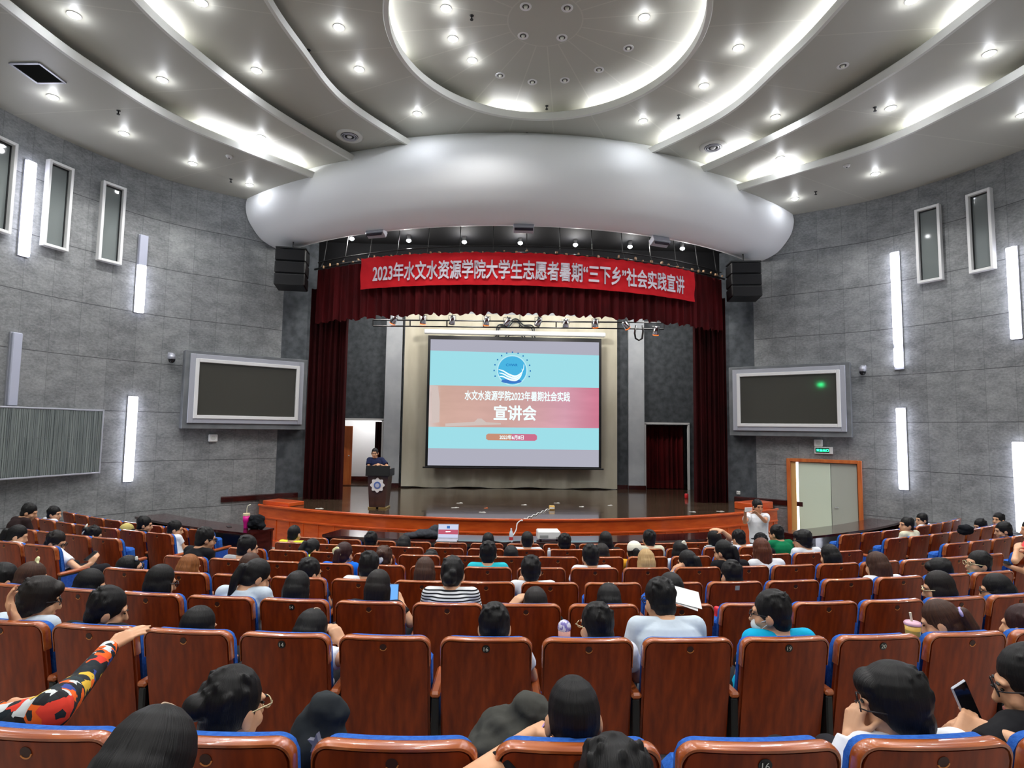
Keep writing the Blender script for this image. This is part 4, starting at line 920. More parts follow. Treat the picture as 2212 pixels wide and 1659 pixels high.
obj('bottle_body', MB().lathe([(0, 0), (.035, 0), (.037, .01), (.037, .16), (.03, .19), (.014, .225), (.014, .235), (0, .235)], n=16), mat('bottle_plastic', (206, 216, 226), .12), t, True)
obj('paper_label', MB().lathe([(.0385, .04), (.0385, .10)], n=16), mat('label_red', (190, 52, 60), .5), t, True); obj('cap', MB().cone((0, 0, .232), (0, 0, .255), .016, .016, 12), M_WHITEP, t)
t = desk_item('projector', 'white box projector standing on the front table', 'projector', 1184, 1166, .86, .03)
obj('body', MB().box((0, 0, .11), (.44, .34, .16), None, .02), M_WHITEP, t); obj('vents', MB().box((-.1, -.172, .09), (.16, .004, .05)).box((.16, -.172, .07), (.05, .004, .03)), mat('vent_grey', (150, 152, 150), .6), t)
for sx in (-.16, .16): obj('foot', MB().cone((sx, -.1, 0), (sx, -.1, .035), .02, .02, 10), M_BLACK, t)
obj('lens', MB().cone((.1, .17, .11), (.1, .19, .11), .045, .04, 16), M_DARKP, t)
tag(obj('black_cable', MB().tube(spline([at_z(u, v, .868) for u, v in ((1060, 1168), (1090, 1172), (1120, 1169), (1160, 1172), (1215, 1171), (1230, 1173))], 6), .008, 6), M_BLACK, None, True), 'black cables running along the front table to the projector', 'cable')
t = desk_item('tumbler', 'bright pink tumbler with a cream lid and straw on the left table', 'tumbler', 531, 1142, .96)
obj('cup_body', MB().lathe([(0, 0), (.042, 0), (.045, .02), (.05, .12), (.062, .15), (.064, .26), (0, .26)], n=18), mat('tumbler_pink', (230, 30, 150), .35), t, True)
obj('lid', MB().cone((0, 0, .26), (0, 0, .30), .068, .066, 18), mat('tumbler_cream', (226, 208, 168), .45), t); obj('handle', MB().tube([(.06, 0, .24), (.11, 0, .23), (.11, 0, .14), (.055, 0, .12)], .012, 8), mat('tumbler_rose', (232, 160, 150), .45), t, True)
obj('straw', MB().tube([(0, 0, .28), (.005, 0, .40), (.02, 0, .45), (.07, 0, .475)], .009, 8), mat('straw_cream', (226, 222, 200), .5), t, True)
lump('handbag', 'black handbag standing on the left table beside the pink tumbler', 'bag', [((0, 0, .12), (.16, .10, .12)), ((0, 0, .2), (.17, .09, .08)), ((.08, 0, .08), (.1, .1, .08)), ((-.08, 0, .08), (.1, .1, .08))], M_BAGB, at_z(554, 1143, .96))
t = desk_item('smartphone', 'black phone lying flat on the left table', 'phone', 495, 1138, .96, .6); obj('body', MB().box((0, 0, .006), (.075, .16, .01), None, .003), M_BLACK, t); obj('screen', MB().box((0, 0, .0115), (.066, .145, .001)), mat('phone_glass', (12, 12, 16), .08), t)

# ------------------------------------------------------------------ auditorium seats
M_PLATE = mat('black_plate', (16, 14, 14), .4); M_HOLE = mat('plate_hole', (56, 20, 9), .6); M_CRESC = mat('pale_recess_edge', (206, 128, 62), .5)  # crescent: paler arc at the lower edge of the hole
M_BLUESIDE = noisy('blue_side_panel', (30, 66, 150), (42, 82, 170), (40, 40, 40), .8, 3, .1, 200, spec=.2)
LEAN = math.atan2(.11, .62)
def back_grid(hw, zb, zt, cr, y0, th, curve=.022, nc=15, rimround=.0):
    """curved upright panel leaning back; the top corners are rounded"""
    mb = MB(); xs = list(np.linspace(-hw, -hw + cr, 6)) + list(np.linspace(-hw + cr, hw - cr, nc))[1:-1] + list(np.linspace(hw - cr, hw, 6))
    def pt(x, z, k): return (x, y0 + (.95 - z) * math.tan(LEAN) + curve * (x / .245) ** 2 + k * th, z)
    def ztop(x):
        d = abs(x) - (hw - cr); return zt - (cr - math.sqrt(max(cr * cr - d * d, 0)) if d > 0 else 0)
    zr = np.linspace(0, 1, 8); F = [[pt(x, zb + (ztop(x) - zb) * f, 0) for x in xs] for f in zr]; B = [[pt(x, zb + (ztop(x) - zb) * f, 1) for x in xs] for f in zr]
    mb.grid(F); n0 = len(mb.v); mb.grid(B, True); n = len(xs); m = len(zr)
    for i in range(n - 1):
        a, b = (m - 1) * n + i, (m - 1) * n + i + 1; mb.f.append((a, b, n0 + b, n0 + a)); mb.f.append((i + 1, i, n0 + i, n0 + i + 1))
    for j in range(m - 1):
        mb.f.append((j * n, (j + 1) * n, n0 + (j + 1) * n, n0 + j * n)); mb.f.append(((j + 1) * n + n - 1, j * n + n - 1, n0 + j * n + n - 1, n0 + (j + 1) * n + n - 1))
    return mb
SEATP = {}
def proto(nm, mb, m, smooth=False, bev=0):
    me = bpy.data.meshes.new(nm); me.from_pydata(mb.v, [], mb.f); fix_normals(me); me.materials.append(m); set_smooth(me, smooth); SEATP[nm] = me
    if smooth:
        bm = bmesh.new(); bm.from_mesh(me); bmesh.ops.remove_doubles(bm, verts=bm.verts, dist=1e-5)
        if bev:
            es = [e for e in bm.edges if len(e.link_faces) == 2 and e.calc_face_angle(0) > 1.0]; bmesh.ops.bevel(bm, geom=es, offset=bev, segments=2, affect='EDGES')
        for e in bm.edges: e.smooth = not (len(e.link_faces) == 2 and e.calc_face_angle(0) > .6)
        bm.to_mesh(me); bm.free()
    return me
proto('wooden_back', back_grid(.245, .30, .95, .055, 0, .046), M_WOOD, True, .012)
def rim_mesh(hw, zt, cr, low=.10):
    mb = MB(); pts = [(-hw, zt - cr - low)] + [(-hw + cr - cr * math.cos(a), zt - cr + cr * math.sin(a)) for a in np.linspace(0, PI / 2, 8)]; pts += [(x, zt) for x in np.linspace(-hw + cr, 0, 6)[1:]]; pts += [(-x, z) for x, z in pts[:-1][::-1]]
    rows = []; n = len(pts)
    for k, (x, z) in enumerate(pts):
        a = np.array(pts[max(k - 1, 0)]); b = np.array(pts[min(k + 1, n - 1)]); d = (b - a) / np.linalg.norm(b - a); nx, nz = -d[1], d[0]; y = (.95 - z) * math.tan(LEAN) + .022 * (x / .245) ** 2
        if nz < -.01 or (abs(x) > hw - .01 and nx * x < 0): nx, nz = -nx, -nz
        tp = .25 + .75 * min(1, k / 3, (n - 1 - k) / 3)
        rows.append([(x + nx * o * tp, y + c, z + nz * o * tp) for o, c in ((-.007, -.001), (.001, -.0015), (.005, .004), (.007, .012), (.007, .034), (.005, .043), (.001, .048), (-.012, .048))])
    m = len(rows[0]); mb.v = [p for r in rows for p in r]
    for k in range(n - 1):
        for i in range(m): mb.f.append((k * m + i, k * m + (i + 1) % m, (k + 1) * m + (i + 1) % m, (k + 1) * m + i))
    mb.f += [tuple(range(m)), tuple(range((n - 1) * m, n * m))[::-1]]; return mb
proto('wooden_rim', rim_mesh(.245, .95, .055), M_RIM_SHEEN, True)
proto('back_cushion', back_grid(.236, .42, .941, .06, .047, .065), M_BLUE, True, .018)
proto('seat_cushion', MB().box((0, .34, .43), (.46, .42, .10), None, .03), M_BLUE, True)
proto('seat_cushion_up', MB().box((0, .27, .60), (.46, .12, .40), Matrix.Rotation(.12, 3, 'X'), .03), M_BLUE, True)
proto('armrest', MB().box((-.275, .25, .635), (.056, .36, .035), None, .012), M_ARM, True)
proto('standard', MB().box((-.275, .23, .31), (.04, .30, .615), None, .008), M_BLACK)
proto('armrest_right', MB().box((.275, .25, .635), (.056, .36, .035), None, .012), M_ARM, True)
proto('side_panel', MB().box((.275, .26, .36), (.045, .36, .50), None, .012), M_BLUESIDE, True)
proto('side_panel_left', MB().box((-.275, .26, .36), (.045, .36, .50), None, .012), M_BLUESIDE, True)
proto('standard_right', MB().box((.275, .23, .31), (.04, .30, .615), None, .008), M_BLACK)
RB = Matrix.Rotation(LEAN, 3, 'X'); PB = lambda x, z, d=0.0: np.array([x, (.95 - z) * math.tan(LEAN) + .022 * (x / .245) ** 2 - d, z])
def disc_on_back(x, z, r, d0, d1, n=18, a0=0, a1=2 * PI, ri=0.0):
    mb = MB()
    if ri <= 0: mb.prism([(r * math.cos(2 * PI * i / n), r * math.sin(2 * PI * i / n)) for i in range(n)], d0, d1, lambda a, b, c: tuple(PB(x + a, z + b, c)))
    else:
        A = np.linspace(a0, a1, 12); out = [(r * math.cos(a), r * math.sin(a)) for a in A] + [(ri * math.cos(a), ri * math.sin(a)) for a in A[::-1]]; mb.prism(out, d0, d1, lambda a, b, c: tuple(PB(x + a, z + b, c)))
    return mb
proto('plate_recess', disc_on_back(0, .906, .018, -.002, .002), M_HOLE); proto('recess_edge', disc_on_back(0, .906, .0205, -.002, .0035, a0=-2.6, a1=-.2, ri=.0165), M_CRESC)
proto('number_plate', disc_on_back(0, .906, .021, -.002, .003), M_PLATE)
proto('square_plate', MB().prism([(-.02, -.02), (.02, -.02), (.02, .02), (-.02, .02)], -.002, .003, lambda a, b, c: tuple(PB(a, .906 + b, c))), mat('plate_grey', (168, 172, 172), .5))
M_DIGIT = mat('plate_digits', (226, 226, 214), .5)
def digits_mesh(s):
    if 'd' + s not in SEATP:
        v, f, w = text_mesh(s); h = .022; me = bpy.data.meshes.new('digits'); me.from_pydata([tuple(PB((a - w / 2) * h, .906 + (b - .5) * h, .006)) for a, b in v], [], f); me.materials.append(M_DIGIT); SEATP['d' + s] = me
    return SEATP['d' + s]
def inst(nm, me, par, name=None):
    o = bpy.data.objects.new(name or nm, me); COL.objects.link(o); o.parent = par; return o
ROWS = {1: (22.468, 15.885), 2: (21.052, 17.391), 3: (20.095, 17.889), 4: (19.168, 7.401), 5: (18.215, 7.379), 6: (17.251, 6.865), 7: (16.29, 2.421), 8: (15.367, 2.402), 0: (23.42, 15.8)}
OX = -.13
def seat_angle(k, i): r, i0 = ROWS[k]; return math.degrees((i - i0) * .55 / r)
def row_point(k, deg, off=0.0):
    """point on the floor under the back edge of a seat in row k, off metres towards the stage"""
    r = ROWS[k][0]; a = math.radians(deg); rr = r - off; return np.array([OX + rr * math.sin(a), CY - .03 - rr * math.cos(a), floor_z(r)])
ROWNAME = {0: 'row behind the nearest', 1: 'nearest row', 2: 'second row from the camera', 3: 'third row from the camera', 4: 'fourth row from the camera', 5: 'fifth row from the camera', 6: 'sixth row from the camera', 7: 'second row from the front', 8: 'front row'}
PLATES = {(1, 16): '16', (2, 14): '14', (2, 16): '16', (2, 19): '19', (2, 20): '20', (3, 14): '14', (3, 21): None}
SQUARE = {(4, 8), (4, 10), (4, 15)}
OCC = set(); SEATS = []
def make_seat(k, deg, key, label, right_end=False, left_end=False, occ=False):
    p = row_point(k, deg, -.045) - np.array([0, 0, .008]); t = thing('auditorium_seat', label, 'seat', p, math.radians(deg), 'folding auditorium seats')
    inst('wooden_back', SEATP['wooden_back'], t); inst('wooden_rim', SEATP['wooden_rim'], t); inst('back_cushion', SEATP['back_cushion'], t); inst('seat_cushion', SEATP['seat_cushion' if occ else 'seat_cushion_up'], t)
    inst('armrest', SEATP['armrest'], t); inst('standard', SEATP['side_panel_left' if left_end else 'standard'], t, 'side_panel' if left_end else 'standard')
    if right_end: inst('armrest', SEATP['armrest_right'], t); inst('side_panel', SEATP['side_panel'], t); inst('standard', SEATP['standard_right'], t)
    num = PLATES.get(key)
    if num: q = inst('number_plate', SEATP['number_plate'], t); inst('digits', digits_mesh(num), q)
    elif key in SQUARE: inst('number_plate', SEATP['square_plate'], t)
    else: q = inst('plate_recess', SEATP['plate_recess'], t); inst('recess_edge', SEATP['recess_edge'], q)
    return t
SEATLIST = []   # (row, angle, key, place label, left_end, right_end)
for k, (a, b) in {1: (12, 18), 2: (11, 22), 3: (10, 24), 4: (0, 15), 5: (0, 17), 6: (0, 14), 7: (-4, 8), 8: (-4, 8), 0: (13, 16)}.items():
    for i in range(a, b + 1):
        num = PLATES.get((k, i)); nth = i - a
        pl = f'numbered {num} in the {ROWNAME[k]}' if num else (f'{ORDN[nth]} from the left in the {ROWNAME[k]}' if k <= 3 else f'{ORDN[nth]} from the left aisle in the {ROWNAME[k]}, middle block')
        SEATLIST.append((k, seat_angle(k, i), (k, i), pl, k >= 4 and i == a, k >= 4 and i == b))
for s, nm in ((-1, 'left'), (1, 'right')):
    for k, a0, n, st in ((5, 19.05, 2 if s < 0 else 3, 1.74), (6, 19.75, 4, 1.83), (7, 20.35, 7, 1.93), (8, 21.0, 8, 2.05)):
        for j in range(n):
            SEATLIST.append((k, s * (a0 + st * j), (k, nm, j), f'{ORDN[j]} from the aisle in the {ROWNAME[k]}, {nm} side block', s > 0 and j == 0, s < 0 and j == 0))

# ------------------------------------------------------------------ people
def pattern_material():
    m = mat('patchwork_print', (30, 30, 34), .8, 0, .2); n, l = nodes(m); b = n['Principled BSDF']; tc = n.new('ShaderNodeTexCoord')
    vo = n.new('ShaderNodeTexVoronoi'); vo.inputs['Scale'].default_value = 17; vo.distance = 'CHEBYCHEV'; l.new(tc.outputs['Object'], vo.inputs['Vector'])
    sp = n.new('ShaderNodeSeparateColor'); l.new(vo.outputs['Color'], sp.inputs[0]); rp = n.new('ShaderNodeValToRGB'); rp.color_ramp.interpolation = 'CONSTANT'; l.new(sp.outputs[0], rp.inputs[0])
    cs = ((0, (24, 34, 40)), (.24, (228, 96, 30)), (.42, (30, 28, 32)), (.54, (200, 204, 206)), (.68, (214, 60, 44)), (.79, (220, 178, 60)), (.87, (52, 70, 140)), (.94, (40, 54, 58)))
    for k, (ps, c) in enumerate(cs):
        e = rp.color_ramp.elements[k] if k < 2 else rp.color_ramp.elements.new(ps); e.position = ps; e.color = (*lin(c), 1)
    v2 = n.new('ShaderNodeTexVoronoi'); v2.inputs['Scale'].default_value = 34; l.new(tc.outputs['Object'], v2.inputs['Vector']); s2 = n.new('ShaderNodeSeparateColor'); l.new(v2.outputs['Color'], s2.inputs[0])
    g = n.new('ShaderNodeMath'); g.operation = 'GREATER_THAN'; g.inputs[1].default_value = .72; l.new(s2.outputs[1], g.inputs[0]); mx = n.new('ShaderNodeMix'); mx.data_type = 'RGBA'
    l.new(g.outputs[0], mx.inputs[0]); l.new(rp.outputs[0], mx.inputs[6]); mx.inputs[7].default_value = (*lin((36, 40, 44)), 1); l.new(mx.outputs[2], b.inputs['Base Color']); return m
def stripe_material(name, c1, c2, per, duty):
    m = mat(name, c1, .85, 0, .15); n, l = nodes(m); b = n['Principled BSDF']; tc = n.new('ShaderNodeTexCoord'); sx = n.new('ShaderNodeSeparateXYZ'); l.new(tc.outputs['Object'], sx.inputs[0])
    a = n.new('ShaderNodeMath'); a.operation = 'DIVIDE'; a.inputs[1].default_value = per; l.new(sx.outputs[2], a.inputs[0]); f = n.new('ShaderNodeMath'); f.operation = 'FRACT'; l.new(a.outputs[0], f.inputs[0])
    g = n.new('ShaderNodeMath'); g.operation = 'LESS_THAN'; g.inputs[1].default_value = duty; l.new(f.outputs[0], g.inputs[0]); mx = n.new('ShaderNodeMix'); mx.data_type = 'RGBA'
    l.new(g.outputs[0], mx.inputs[0]); mx.inputs[6].default_value = (*lin(c1), 1); mx.inputs[7].default_value = (*lin(c2), 1); l.new(mx.outputs[2], b.inputs['Base Color']); return m
SHIRT = {'white': cloth('white', (214, 216, 220)), 'pale': cloth('pale_blue', (190, 202, 214)), 'grey': cloth('grey', (150, 152, 156)), 'black': cloth('black', (24, 24, 27)), 'dark': cloth('dark_brown', (40, 28, 28)),
         'blue': cloth('bright_blue', (18, 104, 214)), 'neon': cloth('neon_yellow', (214, 232, 62)), 'turq': cloth('turquoise', (16, 160, 200)), 'teal': cloth('teal', (40, 176, 190)), 'cream': cloth('cream', (206, 204, 180)),
         'green': cloth('green', (16, 112, 72)), 'navy': cloth('navy', (30, 36, 66)), 'red': cloth('coral_red', (206, 62, 66)), 'orange': cloth('mustard', (214, 150, 40)), 'pattern': pattern_material(),
         'stripe': stripe_material('striped_shirt', (222, 224, 226), (26, 28, 34), .021, .42), 'jeans': cloth('jeans', (52, 66, 92)), 'trousers': cloth('dark_trousers', (28, 28, 33))}
M_EYE = mat('eye_dark', (20, 14, 12), .25); M_LIP2 = mat('lip_tone', (176, 96, 84), .5); M_GLS = mat('glasses_rim', (40, 36, 38), .3, .4); M_GLSP = mat('pale_glasses_rim', (206, 190, 150), .3, .6)
def unit(v): v = np.array(v, float); return v / (np.linalg.norm(v) + 1e-9)
def head_rot(f, yaw, pitch, roll):
    """columns right, forward, up of a head that starts facing f (unit, level); yaw turns right, pitch nods down"""
    a = math.atan2(f[0], f[1]) + math.radians(yaw); B = np.array(Matrix.Rotation(-a, 3, 'Z')); return B @ np.array(Matrix.Rotation(math.radians(roll), 3, 'Y')) @ np.array(Matrix.Rotation(-math.radians(pitch), 3, 'X'))
def hand(mb, wr, d, nrm, side, curl=.5, s=1.0):
    """palm, four unequal bent fingers and a thumb; d points along the palm, nrm out of its back"""
    d = unit(d); nrm = unit(np.array(nrm) - d * (np.array(nrm) @ d)); x = -np.cross(d, nrm) * side; wr = np.array(wr, float)
    for k in range(4):
        kn = wr + d * (.088 - .006 * abs(k - 1)) * s + x * (.028 - .019 * k) * s
        mb.cone(wr + x * (.016 - .011 * k) * s, kn, .0165 * s, .0125 * s, 8, True, True)
        L = (.040, .045, .041, .032)[k] * s; dd = d.copy(); p = kn; r = .0088 * s
        for j in range(3):
            c = curl * (.5, .85, .7)[j]; dd = unit(dd * math.cos(c) - nrm * math.sin(c)); n_ = unit(np.cross(x, dd)) ; q = p + dd * L * (1, .7, .55)[j]; mb.cone(p, q, r, r * .92, 7, True, True); p = q; r *= .93
            nrm_k = nrm
    t0 = wr + d * .022 * s + x * .028 * s; t1 = t0 + unit(d * .7 + x * .75 - nrm * .3) * .042 * s; t2 = t1 + unit(d * 1.0 + x * .15 - nrm * (.3 + curl * .4)) * .034 * s
    mb.cone(t0, t1, .0135 * s, .011 * s, 8, True, True); mb.cone(t1, t2, .0108 * s, .009 * s, 8, True, True); mb.cone(wr, t0, .018 * s, .0145 * s, 8, True, True)
def loft(mb, st, n=18):
    """closed skin through stations (centre, right axis*w, forward axis*d)"""
    vs = []
    for c, a, b in st:
        for i in range(n):
            t = 2 * PI * i / n; ct, s_ = math.cos(t), math.sin(t); vs.append(c + a * math.copysign(abs(ct) ** .85, ct) + b * math.copysign(abs(s_) ** .85, s_))
    m = len(st); fs = [(k * n + i, k * n + (i + 1) % n, (k + 1) * n + (i + 1) % n, (k + 1) * n + i) for k in range(m - 1) for i in range(n)]
    mb.add(vs, fs + [tuple(range(n))[::-1], tuple(range((m - 1) * n, m * n))])
HEAD = [('e', (0, -.012, .026), (.076, .093, .098)), ('e', (0, .016, -.035), (.064, .074, .092)), ('e', (0, .042, -.093), (.042, .042, .034)), ('c', (0, .086, .004), (0, .103, -.034), .009, .0145), ('e', (0, .073, .024), (.055, .018, .014)),
        ('e', (.04, .052, -.036), (.026, .026, .026)), ('e', (-.04, .052, -.036), (.026, .026, .026)), ('e', (0, .082, -.068), (.025, .011, .012)), ('e', (.079, -.008, -.014), (.011, .023, .033)), ('e', (-.079, -.008, -.014), (.011, .023, .033)), ('c', (0, -.02, -.05), (0, -.035, -.13), .054, .054)]
def hair_prims(style, rnd):
    cap = [('e', (0, -.018, .036), (.086, .098, .101))]; nape = [('e', (0, -.052, -.032), (.069, .054, .062))]; sides = [('e', (.064, -.018, .005), (.021, .047, .046)), ('e', (-.064, -.018, .005), (.021, .047, .046))]
    tuft = []
    for _ in range(46):
        a = rnd.uniform(0, 2 * PI); e = rnd.uniform(.1, 1.5); n = np.array([math.cos(e) * math.cos(a), math.cos(e) * math.sin(a) * .9 - .12, math.sin(e)]); p = np.array([0, -.018, .036]) + n * np.array([.082, .094, .097]); tuft.append(('e', p, (.010, .007, .022) if max(abs(n[0]), abs(n[1])) > .62 else (.010, .022, .007)))
    if style == 'buzz': return [('e', (0, -.016, .031), (.0805, .0975, .099)), ('e', (0, -.05, -.035), (.066, .052, .055)), ('e', (.062, -.012, .004), (.018, .045, .04)), ('e', (-.062, -.012, .004), (.018, .045, .04))]
    if style == 'short': return cap + nape + sides + tuft
    if style == 'thick': return [('e', (0, -.012, .038), (.094, .104, .106)), ('e', (0, -.05, -.034), (.078, .062, .068)), ('e', (.07, -.014, .0), (.025, .052, .055)), ('e', (-.07, -.014, .0), (.025, .052, .055)), ('e', (0, .06, .07), (.07, .045, .045))] + tuft
    if style == 'bob': return cap + [('e', (0, -.045, -.02), (.086, .07, .09)), ('e', (.068, -.005, -.04), (.03, .06, .085)), ('e', (-.068, -.005, -.04), (.03, .06, .085)), ('e', (0, -.05, -.08), (.08, .055, .05))]
    if style == 'long': return cap + [('c', (0, -.045, .0), (0, -.052, -.16), .087, .074), ('c', (0, -.052, -.16), (0, -.055, -.27), .072, .050), ('c', (.06, -.01, .0), (.07, -.02, -.19), .034, .028), ('c', (-.06, -.01, .0), (-.07, -.02, -.19), .034, .028)]
    if style == 'ponytail': return [('e', (0, -.018, .034), (.083, .097, .097))] + nape + sides + [('e', (0, -.118, .03), (.03, .03, .03)), ('c', (0, -.125, .03), (0, -.135, -.05), .034, .034), ('c', (0, -.135, -.05), (0, -.11, -.18), .034, .018)]
    if style == 'bun': return [('e', (0, -.018, .034), (.084, .098, .098))] + nape + sides + [('e', (0, -.112, .045), (.042, .036, .042)), ('e', (.02, -.12, .055), (.028, .026, .026)), ('e', (-.018, -.122, .03), (.026, .024, .026))] + tuft[:12]
    if style == 'lowbun': return [('e', (0, -.018, .034), (.085, .098, .099))] + nape + sides + [('e', (0, -.105, -.02), (.05, .04, .046)), ('e', (.02, -.11, .02), (.03, .028, .03))] + tuft[:14]
    if style == 'messybun': return cap + nape + sides + tuft + [('e', (-.03, -.115, .03), (.045, .038, .04)), ('c', (-.04, -.12, .03), (-.085, -.135, .0), .020, .009), ('c', (-.08, -.13, .0), (-.115, -.14, -.03), .009, .003), ('c', (-.06, -.125, .01), (-.09, -.135, -.03), .010, .004)]
    return cap
HS = 1.07   # head size
def prims_to(mb, prims, C, R, grow=0.0):
    for q in prims:
        if q[0] == 'e': mb.ell(C + R @ np.array(q[1]) * HS, np.array(q[2]) * HS + grow, R)
        else: mb.cone(C + R @ np.array(q[1]) * HS, C + R @ np.array(q[2]) * HS, q[3] * HS + grow, q[4] * HS + grow, 12, True, True)
NP = [0]
def build_person(label, base, f, H, HR, hip, neck, arms, legs, style, hair, shirt, trousers, vox, sleeve=.55, extra=(), skin=None, seed=1, torso_f=None, bulk=1.0, loose=0.0):
    """body mesh (the thing itself) with hair, clothes and glasses as children. arms: {side: (elbow, wrist, hand dir, back of hand, curl)}; legs: list of (hip, knee, ankle, toe)"""
    rnd = random.Random(seed); base = np.array(base, float); up = np.array([0, 0, 1.0]); tf = f if torso_f is None else torso_f; rt = np.array([tf[1], -tf[0], 0.0])
    skin = skin or M_SKIN
    # torso stations on a bent spine
    mid = (hip + neck) / 2 - tf * .03; T = [0, .14, .34, .55, .74, .88, .96, 1.0]; Wd = [.165, .165, .148, .160, .176, .150, .085, .058]; Dp = [.130, .128, .108, .112, .116, .095, .066, .055]; st = []
    for t, w, d in zip(T, Wd, Dp):
        c = hip * (1 - t) ** 2 + 2 * t * (1 - t) * mid + neck * t * t; st.append((c, w * bulk, d * bulk))
    ax = unit(neck - mid); fw = unit(tf - ax * (tf @ ax)) if abs(tf @ ax) < .97 else tf; fw = unit(fw * .7 + tf * .3)
    def torso(mb, g, upto=8): loft(mb, [(c, rt * (w + g), fw * (d + g)) for c, w, d in st[:upto]])
    shp = st[5][0] + ax * .005; sh = {s: shp + rt * s * .158 * bulk for s in (-1, 1)}
    for s in (-1, 1):
        if s in arms and len(arms[s]) > 5 and arms[s][5] is not None: sh[s] = np.array(arms[s][5])
    body = MB(); torso(body, 0); prims_to(body, HEAD, H, HR); body.cone(neck - ax * .03, H + HR @ np.array([0, -.035, -.06]), .060, .055, 14, True, True)
    for s in (-1, 1):
        body.cone(neck - ax * .035, sh[s], .052, .050, 12, True, True)
        e, w, hd, hn, cu = arms[s][:5]; body.cone(sh[s], e, .047 * bulk, .038, 12, True, True); body.cone(e, w, .038, .026, 12, True, True); hand(body, w, hd, hn, s, cu)
    for hp, kn, an, toe in legs:
        body.cone(hp, kn, .078, .054, 12, True, True); body.cone(kn, an, .052, .036, 12, True, True); body.cone(an, toe, .036, .03, 10, True, True)
    def put(nm, mb, m, par, v=None, it=3):
        if v is None: o = obj(nm, mb, m, par, True)
        else: o = obj(nm, mb, m, par, True, False); fuse(o, v, it)
        return o
    def local(mb): mb.v = [tuple(np.array(p) - base) for p in mb.v]; return mb
    root = put('person', local(body), skin, None, vox, 3); root.location = tuple(map(float, base)); tag(root, label, 'person')
    hb = MB(); prims_to(hb, hair_prims(style, rnd), np.zeros(3), np.eye(3)); ho = put('hair', hb, HAIR[hair], root, min(vox, .009), 2); ho.location = tuple(map(float, H - base)); ho.rotation_euler = Matrix(HR.tolist()).to_euler()
    sb = MB(); g = .011 + loose; torso(sb, g, 8)
    for s in (-1, 1):
        sb.cone(neck - ax * .04, sh[s], .054, .054 + g, 12, True, True); e, w = arms[s][0], arms[s][1]
        if sleeve <= 1: sb.cone(sh[s], sh[s] + (e - sh[s]) * sleeve, .049 * bulk + g, .047 + g * 1.4, 12, True, False); sb.ell(sh[s], .050 + g)
        else: sb.cone(sh[s], e, .049 * bulk + g, .042 + g, 12, True, True); sb.cone(e, e + (w - e) * .94, .042 + g, .031 + g, 12, True, False)
    put('shirt', local(sb), SHIRT[shirt], root, max(vox, .008), 4)
    tb = MB(); c, w, d = st[0]; tb.ell(c, (w + .012, d + .02, .11), np.array([rt, tf, up]).T)
    for hp, kn, an, toe in legs: tb.cone(hp, kn, .090, .066, 12, True, True); tb.cone(kn, kn + (an - kn) * .93, .064, .056, 12, True, False)
    put('trousers', local(tb), SHIRT[trousers], root, .016, 3)
    sbm = MB()
    for hp, kn, an, toe in legs: sbm.cone(an - up * .02, toe, .046, .038, 10, True, True)
    put('shoes', local(sbm), M_BLACK, root, .016, 2)
    L = lambda *p: H + HR @ np.array(p) * HS - base
    th = .0024 if vox < .009 else .0038
    for ex in extra:
        if ex in ('glasses', 'pale_glasses'):
            mb = MB()
            for s in (-1, 1):
                mb.tube([L(s * .034 + .0225 * math.cos(a), .097, .004 + .019 * math.sin(a)) for a in np.linspace(0, 2 * PI, 17)[:-1]], th, 6, True); mb.tube([L(s * .058, .099, .010), L(s * .079, .08, .012), L(s * .084, .0, .008), L(s * .082, -.02, -.004)], th, 6)
            mb.tube([L(-.010, .103, .006), L(0, .106, .009), L(.010, .103, .006)], th, 6); obj('glasses', mb, M_GLS if ex == 'glasses' else M_GLSP, root, True)
        elif ex == 'face':
            for s in (-1, 1):
                obj('eye', MB().ell(L(s * .032, .082, .004), (.0105, .0065, .005), HR), M_EYE, root, True); obj('eyebrow', MB().ell(L(s * .033, .088, .024), (.018, .006, .004), HR), HAIR['black'], root, True)
            obj('lips', MB().ell(L(0, .090, -.068), (.021, .006, .0075), HR), M_LIP2, root, True)
        elif ex == 'mask':
            obj('face_mask', MB().ell(L(0, .052, -.062), (.060, .060, .050), HR), M_WHITEP, root, True)
            mb = MB()
            for s in (-1, 1):
                for z in (-.035, -.075): mb.tube([L(s * .056, .05, z), L(s * .08, .0, -.02 + (z + .055) * .5)], .002, 5)
            obj('mask_straps', mb, M_WHITEP, root)
        elif ex == 'white_cap' or ex == 'yellow_cap' or ex == 'black_cap':
            m = {'white_cap': cloth('cap_white', (226, 224, 206)), 'yellow_cap': cloth('cap_khaki', (188, 172, 104)), 'black_cap': SHIRT['black']}[ex]
            mb = MB(); mb.ell(L(0, -.016, .052), (.094, .106, .096), HR); mb.ell(L(0, .10, .045), (.07, .07, .012), HR); o = put('cap', mb, m, root, .008, 2)
        elif ex.startswith('clip_') or ex.startswith('tie_'):
            kind, nm, x, y, z, sx_ = ex.split(':') if ':' in ex else (ex, '', 0, 0, 0, 1)
            col = {'clip_white': (224, 224, 210), 'clip_silver': (196, 200, 206), 'tie_cream': (226, 222, 170), 'tie_violet': (176, 164, 214), 'tie_white': (214, 214, 216), 'clip_scalp': (176, 152, 128)}[kind]; x, y, z, sx_ = map(float, (x, y, z, sx_)); mb = MB()
            if kind == 'clip_scalp':
                obj('parting', mb.tube([L(x + .004 * math.sin(q * 90), q, .0335 + .1015 * math.sqrt(1 - ((q + .018) / .0985) ** 2)) for q in np.linspace(-.04, .035, 9)], [.0012, .003, .0038, .0042, .0045, .0042, .0038, .003, .0012], 8), mat(kind, col, .6), root, True); continue
